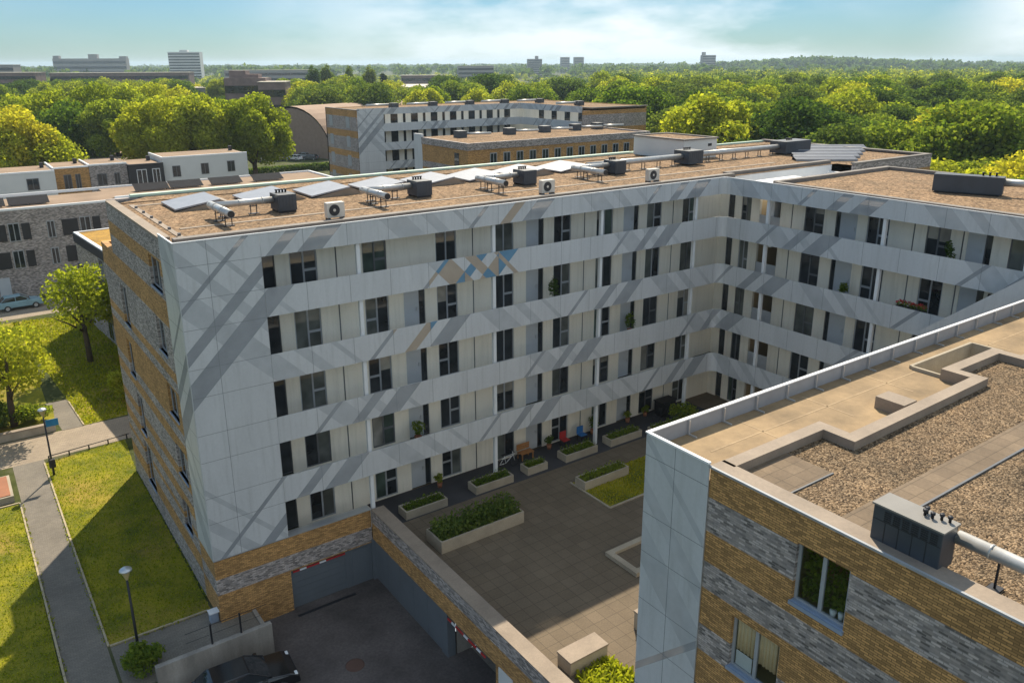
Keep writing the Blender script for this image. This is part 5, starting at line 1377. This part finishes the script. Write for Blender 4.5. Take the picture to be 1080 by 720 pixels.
m = MB(); m.box(9.55, 10.4, TY - 1.0, TY + 2, G0, 7.0); m.build('side_wall', M['render_white'], tr)
for i, x in enumerate((-5.5, -1.2, 8.4 + 4, 16.5, 21.5, 27.0)):
    t = thing('solar_panel_rack', (x, TY + 5, 7.2), f'dark tilted solar rack on the terrace roof, {names[i]} from the left', 'solar panels', 'solar racks on the terrace roof')
    yb = TY + (2.2 if x < 9 else 5.2)
    m = MB(); m.hexa([(x, yb, 7.35), (x + 4.0, yb, 7.35), (x + 4.0, yb + 1.6, 8.0), (x, yb + 1.6, 8.0), (x, yb, 7.40), (x + 4.0, yb, 7.40), (x + 4.0, yb + 1.6, 8.05), (x, yb + 1.6, 8.05)]); m.build('cells', M['rack'], t)
    m = MB()
    for q in (0.3, 2.0, 3.6): m.box(x + q, x + q + 0.05, yb + 1.4, yb + 1.45, 7.2, 7.93); m.box(x + q, x + q + 0.05, yb + 0.1, yb + 0.15, 7.2, 7.34)
    m.build('leg', M['steel'], t)

# row houses behind the terrace
def row_house(x0, x1, y, z1, wall, label, wins, depth=9, frame=None, group='row houses behind the grey terrace', dark=False):
    t = thing('row_house', ((x0 + x1) / 2, y, G0), label, 'house', group)
    m = MB(); m.box(x0, x1, y, y + depth, G0, z1); m.build('wall', wall, t)
    m = MB(); m.box(x0 + 0.2, x1 - 0.2, y + 0.3, y + depth - 0.3, z1 + 0.003, z1 + 0.06)
    m.build('roof', M['roof_brown'], t)
    m = MB(); m.box(x0 - 0.04, x1 + 0.0, y - 0.05, y + 0.28, z1 + 0.003, z1 + 0.22); m.box(x0 - 0.04, x0 + 0.2, y + 0.28, y + depth, z1 + 0.003, z1 + 0.22); m.build('coping', M['whitealu'] if not dark else M['dark_clad'], t)
    m = MB(); m.box(x1 - 1.2, x1 - 0.7, y + depth * 0.6, y + depth * 0.6 + 0.5, z1 + 0.06, z1 + 0.8); m.build('chimney', M['dark_clad'], t)
    facade_windows(t, y, wins, frame or M['frame'], M['glass'])
RY = 100
row_house(-22, -4.05, RY - 2.5, 7.9, M['render_white'], 'white rendered row house at the far left edge', [(-9, -7.4, 5.0, 6.5)])
row_house(-4.0, 6.6, RY - 2.5, 7.75, M['render_white'], 'white rendered row house with one square window next to the ochre one', [(3.0, 4.5, 5.4, 7.0)])
row_house(6.65, 11.3, RY, 7.8, M['brick_ochre'], 'ochre brick row house between white and grey ones', [(7.9, 8.9, 4.4, 6.9), (9.4, 10.1, 4.4, 6.9)])
row_house(11.35, 16.5, RY + 0.1, 7.9, M['brick_grey'], 'grey brick row house between ochre and black ones', [(12.3, 13.6, 5.0, 6.7), (14.6, 15.4, 5.0, 6.7)])
row_house(16.55, 21.5, RY - 0.8, 7.6, M['dark_clad'], 'black-clad row house bay with tall white windows', [(17.6, 19.0, 4.2, 7.0), (19.8, 20.9, 4.2, 7.0)], frame=M['white'], dark=True)
row_house(21.55, 34.6, RY, 8.3, M['render_white'], 'longest white row house with three windows at the end of the row', [(22.9, 24.1, 5.4, 7.1), (27.2, 28.4, 5.5, 7.2), (31.3, 32.5, 5.6, 7.3)])

# sheds and arched halls among the trees
def shed(x0, x1, y0, y1, z1, wall, roof, label, dots=0, rz=0):
    t = thing('shed', ((x0 + x1) / 2, (y0 + y1) / 2, G0), label, 'hall')
    m = MB(); m.box(x0, x1, y0, y1, G0, z1); m.build('wall', wall, t)
    m = MB(); m.box(x0 - 0.2, x1 + 0.2, y0 - 0.2, y1 + 0.2, z1 + 0.003, z1 + 0.25); m.build('roof', roof, t)
    for i in range(dots):
        m = MB(); xx = x0 + (x1 - x0) * (0.15 + 0.7 * ((i * 0.37) % 1)); yy = y0 + (y1 - y0) * (0.2 + 0.6 * ((i * 0.53) % 1)); m.box(xx, xx + 1.2, yy, yy + 1.2, z1 + 0.253, z1 + 0.5); m.build('skylight', M['white'], t)
shed(8, 28, 128, 156, 3.2, M['brick_dark'], M['roof_brown'], 'flat brown-roofed hall with small white skylights behind the row houses', 6)
shed(16, 36, 170, 190, 2.6, M['brick_dark'], M['roof_brown'], 'farther brown flat-roofed shed beside the small white arched hall', 2)
def arch_hall(x, y, w, ln, h, rz, label, roof, end):
    t = thing('arched_hall', (x, y, G0), label, 'hall', rz=rz)
    m = MB(); n = 18
    for i in range(n):
        a0, a1 = math.pi * i / n, math.pi * (i + 1) / n
        m.face([(-w / 2 * math.cos(a0), 0, h * math.sin(a0)), (-w / 2 * math.cos(a0), ln, h * math.sin(a0)), (-w / 2 * math.cos(a1), ln, h * math.sin(a1)), (-w / 2 * math.cos(a1), 0, h * math.sin(a1))], 0, True)
    m.build('roof', roof, t)
    m = MB(); m.face([(-w / 2 * math.cos(math.pi * i / n) * 0.96, 0.3, h * 0.96 * math.sin(math.pi * i / n)) for i in range(n + 1)][::-1]); m.build('end_wall', end, t); m = MB(); m.face([(-w / 2 * math.cos(math.pi * i / n) * 0.96, ln - 0.3, h * 0.96 * math.sin(math.pi * i / n)) for i in range(n + 1)]); m.build('end_wall', end, t)
x, y = place(118, 240); arch_hall(x, y, 15, 24, 9, math.radians(-40), 'small arched hall with a white end wall between trees', M['roof_pale'], M['render_white'])
x, y = place(303, 236); arch_hall(x, y, 30, 44, 13.5, math.radians(-68), 'large brown arched hall beside the rear apartment building', M['arch_roof'], plain('brown_end_wall', (0.30, 0.215, 0.17), 0.9))
fn = thing('car_park_hedge', (56, 154, G0), 'long dark hedge in front of the car park', 'hedge')
rng = np.random.default_rng(77); C = np.stack([rng.uniform(-16, 17, 5200), rng.uniform(-0.6, 0.6, 5200), rng.uniform(0, 1.8, 5200)], 1)
o = bpy.data.objects.new('foliage', quads_mesh('hedge_leaves', leaf_quads(C, 0.4, rng), M['leafC'])); COL.objects.link(o); o.parent = fn

# ------------------------------------------------------------------ rear apartment complex (same family of buildings)
rb = thing('apartment_building', (64, 92, G0), 'rear gallery apartment block with striped white corner panel beyond the main roof', 'apartment building', 'rear gallery blocks')
RX, RYY, RL = 48.3, 87.0, 31.5
m = MB(); m.box(RX, RX + 0.3, RYY + 0.3, RYY + 12.4, G0, 15.0); m.box(RX, RX + 47, RYY + 12.1, RYY + 12.4, G0, 15.0); m.box(RX + RL + 14, RX + RL + 14.3, RYY - 17, RYY + 12.1, G0, 15.0); m.box(RX + RL, RX + RL + 14, RYY - 17.3, RYY - 17, G0, 14.6)
m.build('brick_wall', M['brick_rear'], rb)
m = MB()
for z0 in (12.2, 9.2, 6.2, 3.2):
    for yy in (RYY + 3.0, RYY + 9.6): MB().box(RX - 0.04, RX - 0.003, yy, yy + 1.3, z0, z0 + 1.7).build('window', M['frame_grey'], rb)
m = MB(); sheet(m, 0, 4.6, 0, 15.3, lambda s, z, d: (RX + s, RYY + d, z), [1.5], JZ, colour=False)
m.build('corner_cladding', CLADS, rb)
for kf in range(1, 6):
    z0, z1 = (3 * kf - 0.37, 3 * kf + 0.9) if kf < 5 else (14.3, 15.3)
    m = MB(); sheet(m, 4.6, RL, z0, z1, lambda s, z, d: (RX + s, RYY + d, z), [], [], colour=False); sheet(m, RL, RL + 17, z0, z1, lambda s, z, d: (RX + RL + d, RYY - (s - RL), z), [], [], colour=False); m.build('gallery_band' if kf < 5 else 'parapet_band', CLADS, rb)
m = MB(); m.box(RX + 4.6, RX + RL + 1.75, RYY + 1.75, RYY + 1.95, 0, 14.5); m.build('recessed_wall', M['cream'], rb); m = MB(); m.box(RX + RL + 1.75, RX + RL + 1.95, RYY - 17, RYY + 1.75, 0, 14.5); m.build('recessed_wall', M['cream'], rb)
for kf in range(1, 5):
    for i in range(7):
        for dx, w in ((0.4, 0.45), (1.9, 1.25)):
            x0 = RX + 4.8 + i * 3.75 + dx
            m = MB(); m.box(x0, x0 + w, RYY + 1.70, RYY + 1.747, 3 * kf + 0.1, 3 * kf + 2.5); m.build('window', M['glass'], rb)
    for i in range(4):
        y0 = RYY - 3.2 - i * 3.6
        m = MB(); m.box(RX + RL + 1.7, RX + RL + 1.747, y0 - 1.4, y0, 3 * kf + 0.1, 3 * kf + 2.5); m.build('window', M['glass'], rb)
m = MB()
for kf in range(1, 5): m.box(RX + 4.6, RX + RL, RYY + 0.06, RYY + 1.75, 3 * kf - 0.28, 3 * kf)
m.build('gallery_floor', M['slab'], rb)
m = MB(); m.box(RX + 0.1, RX + 47, RYY + 2.0, RYY + 12.1, 14.8, 14.92); m.box(RX + RL + 2, RX + RL + 14, RYY - 17, RYY + 2.0, 14.8, 14.92); m.build('gravel_roof', M['gravel_far'], rb)
m = MB(); m.box(RX - 0.02, RX + 0.4, RYY, RYY + 12.4, 15.003, 15.12); m.box(RX + 0.4, RX + RL, RYY + 1.7, RYY + 2.1, 14.9, 15.1); m.box(RX + RL + 1.75, RX + RL + 2.1, RYY - 17.3, RYY + 1.7, 14.9, 15.1); m.box(RX + RL + 2.1, RX + RL + 14.3, RYY - 17.3, RYY - 16.9, 14.92, 15.1); m.build('coping', M['coping'], rb)
for i, (x, y) in enumerate(((RX + 9, RYY + 5), (RX + 16.5, RYY + 5), (RX + 24, RYY + 5), (RX + 31.5, RYY + 5), (RX + 38, RYY + 3), (RX + RL + 6, RYY - 9))):
    t = thing('ventilation_unit', (x, y, 14.92), f'small dark ventilation unit on the rear block roof, {names[i]} from the left', 'ventilation unit', 'ventilation units on the rear block')
    m = MB(); m.box(x - 0.65, x + 0.65, y - 0.6, y + 0.6, 15.0, 15.75); m.build('housing', M['hvac'], t)
    m = MB(); m.tube([(x - 0.9, y, 15.5), (x - 5, y, 15.5)], 0.2, 8); m.build('duct', M['duct'], t)
# low ochre block in front of it
lb = thing('apartment_building', (64, 62, G0), 'low ochre brick block with tall windows behind the main roof', 'apartment building', 'rear gallery blocks')
LX, LY0, LY1, LXE = 49.3, 56.3, 70.6, 81.5
m = MB(); m.box(LX, LX + 0.3, LY0, LY1 - 2.3, G0, 11.3); m.box(LX + 0.3, LXE, LY0, LY0 + 0.3, G0, 11.3); m.box(LXE - 0.3, LXE, LY0 + 0.3, LY1, G0, 11.3); m.build('brick_wall', brick_mat('banded_brick_low', [9.0, 8.2, 6.0, 5.3], 'o'), lb)
m = MB(); m.box(LX - 0.1, LX + 0.35, LY0 - 0.1, LY1 - 2.3, 11.303, 12.2); m.box(LX + 0.35, LXE + 0.1, LY0 - 0.1, LY0 + 0.35, 11.303, 12.2); m.box(LXE - 0.35, LXE + 0.1, LY0 + 0.35, LY1, 11.303, 12.2); m.build('fascia', M['brick_grey'], lb)
m = MB(); m.box(LX + 0.35, LXE - 0.35, LY0 + 0.35, LY1, 11.8, 12.0); m.build('gravel_roof', M['gravel_far'], lb)
m = MB(); m.box(LX - 0.02, LX + 0.3, LY1 - 2.3, LY1, 0, 12.6); m.build('corner_cladding', M['clad'], lb)
for i in range(13):
    x0 = LX + 3.4 + i * 2.15; tall = i % 2 == 1
    m = MB(); m.box(x0, x0 + 1.1, LY0 - 0.05, LY0 - 0.003, 8.9 if not tall else 8.3, 10.8); o = m.build('window', M['frame_grey'], lb)
    m = MB(); m.box(x0 + 0.09, x0 + 0.5, LY0 - 0.065, LY0 - 0.051, 9.0 if not tall else 8.4, 10.7); m.box(x0 + 0.6, x0 + 1.01, LY0 - 0.065, LY0 - 0.051, 9.0 if not tall else 8.4, 10.7); m.build('pane', M['glass'], o)
for yy in (LY0 + 2.2,):
    m = MB(); m.box(LX - 0.05, LX - 0.003, yy, yy + 1.1, 9.0, 10.8); m.build('window', M['glass'], lb)
for i, x in enumerate((54.5, 63.0, 69.5, 75.5, 80.0)):
    y = 66.5
    t = thing('ventilation_unit', (x, y, 12), f'dark ventilation unit with duct on the low ochre block, {names[i]} from the left', 'ventilation unit', 'ventilation units on the low block')
    m = MB(); m.box(x - 0.7, x + 0.7, y - 0.7, y + 0.7, 12.0, 12.95); m.build('housing', M['hvac'], t)
    m = MB(); m.tube([(x + 0.7, y - 0.2, 12.5), (x + 4.2, y - 1.6, 12.5)], 0.17, 8); m.build('duct', M['duct'], t)

# ------------------------------------------------------------------ far buildings
def far_block(u0, u1, vt, d, label, wall, floors=4, name='far_building', cat='building', depth=14, base=None, group='far buildings on the skyline', bandmat=None, roofmat=None, steps=None):
    x, y = place((u0 + u1) / 2, d); w = d * (u1 - u0) * COSP / FPX / 2 * 1.0
    k = 1 / math.cos(math.atan(((u0 + u1) / 2 - 540) * COSP / FPX)); H = ht(vt, d, (u0 + u1) / 2)
    a = YAW - math.pi / 2 + 0.12
    t = thing(name, (x, y, G0), label, cat, group, rz=a)
    m = MB(); m.box(-w, w, 0, depth, 0, H)
    if steps:
        for s0, s1, hh in steps: m.box(-w + 2 * w * s0, -w + 2 * w * s1, depth * 0.2, depth * 0.8, H + 0.01, H + hh)
    m.build('wall', wall, t)
    m = MB(); fh = H / (floors + 0.4)
    for i in range(floors): m.box(-w * 0.98, w * 0.98, -0.25, -0.02, fh * (i + 0.45), fh * (i + 0.92))
    m.build('window_band', bandmat or M['glass'], t)
    m = MB(); m.box(-w - 0.2, w + 0.2, -0.3, depth + 0.2, H + 0.003 if not steps else H + 0.001, H + 0.3); 
    if not steps: m.build('roof', roofmat or M['roof_pale'], t)
    return t
far_block(181, 211, 52, 1150, 'white slab tower with dark floor bands, tallest on the left skyline', M['render_white'], 11, 'tower_block', 'tower block', 16, steps=[(0.35, 0.6, 2.5)])
far_block(63, 129, 58, 1400, 'long grey concrete building with a raised middle on the left skyline', M['far_conc'], 4, steps=[(0.0, 0.08, 4), (0.48, 0.6, 6), (0.9, 1.0, 3)])
far_block(62, 190, 73.5, 640, 'long purple-brown apartment building in front of the left skyline', M['brick_dark'], 4)
far_block(-8, 32, 72.5, 560, 'dark brown flats at the far left edge', M['brick_dark'], 5)
far_block(-8, 12, 64, 800, 'pale grey flats behind the dark flats at the far left', M['far_conc'], 5)
far_block(237, 278, 80, 330, 'dark brick house block with stepped roof beside the big trees', M['brick_dark'], 3, steps=[(0.1, 0.5, 2.6), (0.5, 0.8, 1.3)])
far_block(272, 299, 85, 318, 'lower dark brick wing at the end of the stepped house block', M['brick_dark'], 3)
far_block(190, 236, 90.5, 420, 'low white-roofed hall among the trees left of the dark brick house', M['far_conc'], 1, depth=40)
far_block(298, 330, 90, 430, 'low cream-roofed hall among the trees right of the dark brick house', M['far_conc'], 1, depth=50)
far_block(340, 470, 92, 400, 'long low cream-roofed hall behind the rear apartment block', M['far_conc'], 1, depth=60)
far_block(484, 522, 69.5, 1000, 'grey mid-rise flats in the middle distance', M['far_conc'], 4)
far_block(424, 470, 79, 700, 'long brown low flats in the middle distance', M['brick_dark'], 3)
far_block(558, 573, 62.5, 1500, 'pair-shouldered tower near the centre of the skyline', M['far_conc'], 9, 'tower_block', 'tower block', steps=[(0.55, 0.75, 5)])
far_block(593, 602, 61, 2000, 'small left one of two thin towers on the skyline', M['far_conc'], 9, 'tower_block', 'tower block')
far_block(607, 617, 61, 2000, 'small right one of two thin towers on the skyline', M['far_conc'], 9, 'tower_block', 'tower block')
far_block(742, 756, 60, 1800, 'far tower with a stub top above the wood on the right', M['far_conc'], 8, 'tower_block', 'tower block', steps=[(0.05, 0.25, 6)])
far_block(240, 330, 72, 900, 'far long pale flats behind the poplar trees', M['far_conc'], 3)

# ------------------------------------------------------------------ trees of the town
BIG = [(150, 99, 172, 'plane1', 1.0), (203, 92, 174, 'plane2', 1.0), (260, 96, 172, 'plane1', 1.0), (232, 98, 182, 'plane2', 0.95), (178, 100, 178, 'plane1', 0.95)]
for i, (u, v, d, kk, wd) in enumerate(BIG):
    x, y = place(u, d); tree(kk, x, y, ht(v, d, u), f'big bright plane tree behind the white row houses, {names[i]} planted of the clump', group='big plane trees behind the row houses', wide=wd)
for i, (u, v, d, kk) in enumerate([(8, 108, 160, 'plane1'), (-22, 118, 158, 'plane2'), (34, 132, 158, 'lime'), (44, 86, 215, 'lime'), (92, 83, 220, 'plane1'), (128, 86, 225, 'oak3'), (66, 100, 205, 'oak1'), (14, 92, 230, 'lime'), (112, 98, 200, 'plane2'), (-10, 90, 220, 'oak1'), (150, 84, 240, 'plane1'), (170, 83, 250, 'lime')]):
    x, y = place(u, d); tree(kk, x, y, ht(v, d, u), f'tall broad tree of the left park, {["fresh yellow", "bright", "pale", "light green"][i % 4]} crown number {i + 1} from the near edge', group='park trees at the left')
for i, (u, v, d, kk, nm) in enumerate([(329, 65, 420, 'poplar', 'slim poplar, leftmost of the group above the hall'), (346, 64, 425, 'poplar', 'slim poplar, second from left above the hall'), (369, 65, 430, 'poplar', 'broader poplar, third above the hall'), (389, 66, 430, 'poplar', 'poplar, fourth above the hall'), (405, 68, 425, 'conifer', 'narrow dark conifer spire right of the poplars'),
                                       (513, 76, 330, 'oak2', 'very dark round tree standing behind the rear flats'), (52, 72, 500, 'conifer', 'thin dark conifer spire at the left skyline')]):
    x, y = place(u, d); tree(kk, x, y, ht(v, d, u), nm, wide=0.85 if kk == 'conifer' else 1.15)
kinds = ['oak1', 'oak2', 'oak3', 'lime', 'plane2', 'oak1', 'oak2']
cnt = 0
rr = random.Random(5)
adj = {'oak1': 'mid green', 'oak2': 'dark green', 'oak3': 'fresh green', 'lime': 'yellowish', 'plane2': 'bright green', 'plane1': 'yellow-green', 'wood1': 'mid green', 'wood2': 'dark green', 'wood3': 'fresh green', 'wood4': 'yellowish'}
occupied = []
def clear(x, y):
    if 40 < x < 100 and 45 < y < 103: return False
    if -32 < x < 60 and -45 < y < 125: return False
    if x < 60 and -45 < y < 20: return False
    return True
# nearer rows behind the rear flats and between the halls
for i in range(46):
    u = 305 + (i * 37) % 390; d = 215 + (i * 53) % 160; v = 92 - (d - 215) * 0.075 + rr.uniform(-5, 5)
    x, y = place(u, d)
    if not clear(x, y) or 296 < u < 335 and d < 300: continue
    kk = kinds[i % 7]; tree(kk, x, y, max(7, ht(v, d, u)), f'{adj[kk]} round tree in the belt behind the rear apartment block', group=f'{adj[kk]} trees in the belt behind the rear flats', wide=rr.uniform(0.9, 1.15)); cnt += 1
# scattered town trees
for i in range(70):
    u = rr.uniform(-40, 640); d = rr.uniform(300, 640); v = 66 + 939 * 13.5 / d + rr.uniform(-3, 4)
    x, y = place(u, d); kk = kinds[(i * 3) % 7]
    tree(kk, x, y, max(7, min(14, ht(v, d, u))), f'{adj[kk]} tree among the far roofs of the town', group=f'{adj[kk]} trees among the far roofs', wide=rr.uniform(0.9, 1.3)); cnt += 1
for i in range(34):
    u = -15 + i * 9.6 + rr.uniform(-3, 3); d = rr.uniform(380, 540); v = 81 + rr.uniform(-4, 4)
    if 234 < u < 300: v += 8
    x, y = place(u, d); kk = kinds[(i * 5) % 7]
    tree(kk, x, y, max(7, min(19, ht(v, d, u))), f'{adj[kk]} tree standing in front of the far brown flats', group=f'{adj[kk]} trees before the far flats', wide=rr.uniform(0.9, 1.25))
# the wood on the right: individual trees in front, a mass behind
WOOD = []
tries = 0
while len(WOOD) < 175 and tries < 6000:
    tries += 1
    u = rr.uniform(655, 1160); d = 95 + 330 * rr.random() ** 1.2
    x, y = place(u, d)
    if not clear(x, y): continue
    if u < 720 and d < 190: continue
    if any((x - a) ** 2 + (y - b) ** 2 < (9.8 + d * 0.010) ** 2 for a, b in WOOD): continue
    WOOD.append((x, y)); kk = ['wood1', 'wood2', 'wood1', 'wood3', 'wood2', 'wood1', 'wood4', 'wood2', 'wood2'][len(WOOD) % 9]
    h = rr.uniform(15.5, 20.5) * (0.78 if d < 130 else 1.0)
    tree(kk, x, y, h, f'{adj[kk]} broad-crowned tree in the wood at the right', group=f'{adj[kk]} trees of the wood at the right', wide=rr.uniform(1.0, 1.25))

def tree_mass(name, pts, rng, n_leaf, size, mat, label):
    """pts: (x, y, h, R) arrays"""
    Ps = []
    for (x, y, h, R_) in pts:
        P, out = crown_points(rng, n_leaf, R_, h * 0.8, 9, h * 0.15, lobe_r=(0.32, 0.5))
        Ps.append(leaf_quads(P + np.array([x, y, G0]), size, rng, 0.5, out))
    o = bpy.data.objects.new(name, quads_mesh(name + '_mesh', np.concatenate(Ps), mat)); COL.objects.link(o)
    tag(o, label, 'wood', kind='stuff')
rng = np.random.default_rng(21)
sets = {'leafB': [], 'leafC': [], 'leafA': [], 'leafY': []}
for i in range(1500):
    u = rr.uniform(640, 1150); d = 380 + 700 * rr.random() ** 1.3; x, y = place(u, d)
    sets[['leafB', 'leafC', 'leafC', 'leafB', 'leafC', 'leafA', 'leafB', 'leafY', 'leafC'][i % 9]].append((x, y, rr.uniform(13, 20), rr.uniform(6, 9.5)))
for i in range(700):
    u = rr.uniform(-60, 660); d = 600 + 700 * rr.random(); x, y = place(u, d)
    sets[['leafB', 'leafC', 'leafB', 'leafC', 'leafA', 'leafC'][i % 6]].append((x, y, rr.uniform(8, 13), rr.uniform(4.5, 8)))
for kk, pts in sets.items(): tree_mass('far_wood', pts, rng, 150, 1.5, M[kk], 'far wood merging into one green canopy towards the horizon')
pts = []
for i in range(420):
    u = rr.gauss(880, 60); d = 1900 + 300 * rr.random(); x, y = place(u, d)
    pts.append((x, y, 28 + 9 * math.exp(-((u - 868) / 60) ** 2) * rr.uniform(0.7, 1), rr.uniform(13, 20)))
for i in range(1500):
    u = rr.uniform(-80, 1160); d = 1300 + 3200 * rr.random(); x, y = place(u, d)
    pts.append((x, y, rr.uniform(14, 24), rr.uniform(14, 26)))
tree_mass('distant_wood', pts, rng, 70, 6.0, M['leafC'], 'distant wooded land along the horizon')

# ------------------------------------------------------------------ air between here and the horizon
hz = MB(); hz.box(-6100, 9100, -6100, 12100, -5.0, 48.0)
o = hz.build('haze', []); tag(o, kind='stuff'); o['label'] = 'thin summer haze over the town'
hm = bpy.data.materials.new('haze'); hm.use_nodes = True; hn = hm.node_tree.nodes; hn.clear()
ho = hn.new('ShaderNodeOutputMaterial'); hv_ = hn.new('ShaderNodeVolumePrincipled')
hv_.inputs['Color'].default_value = (0.66, 0.84, 1.0, 1); hv_.inputs['Density'].default_value = 0.00013; hv_.inputs['Anisotropy'].default_value = 0.3
hm.node_tree.links.new(hv_.outputs['Volume'], ho.inputs['Volume']); o.data.materials.append(hm)
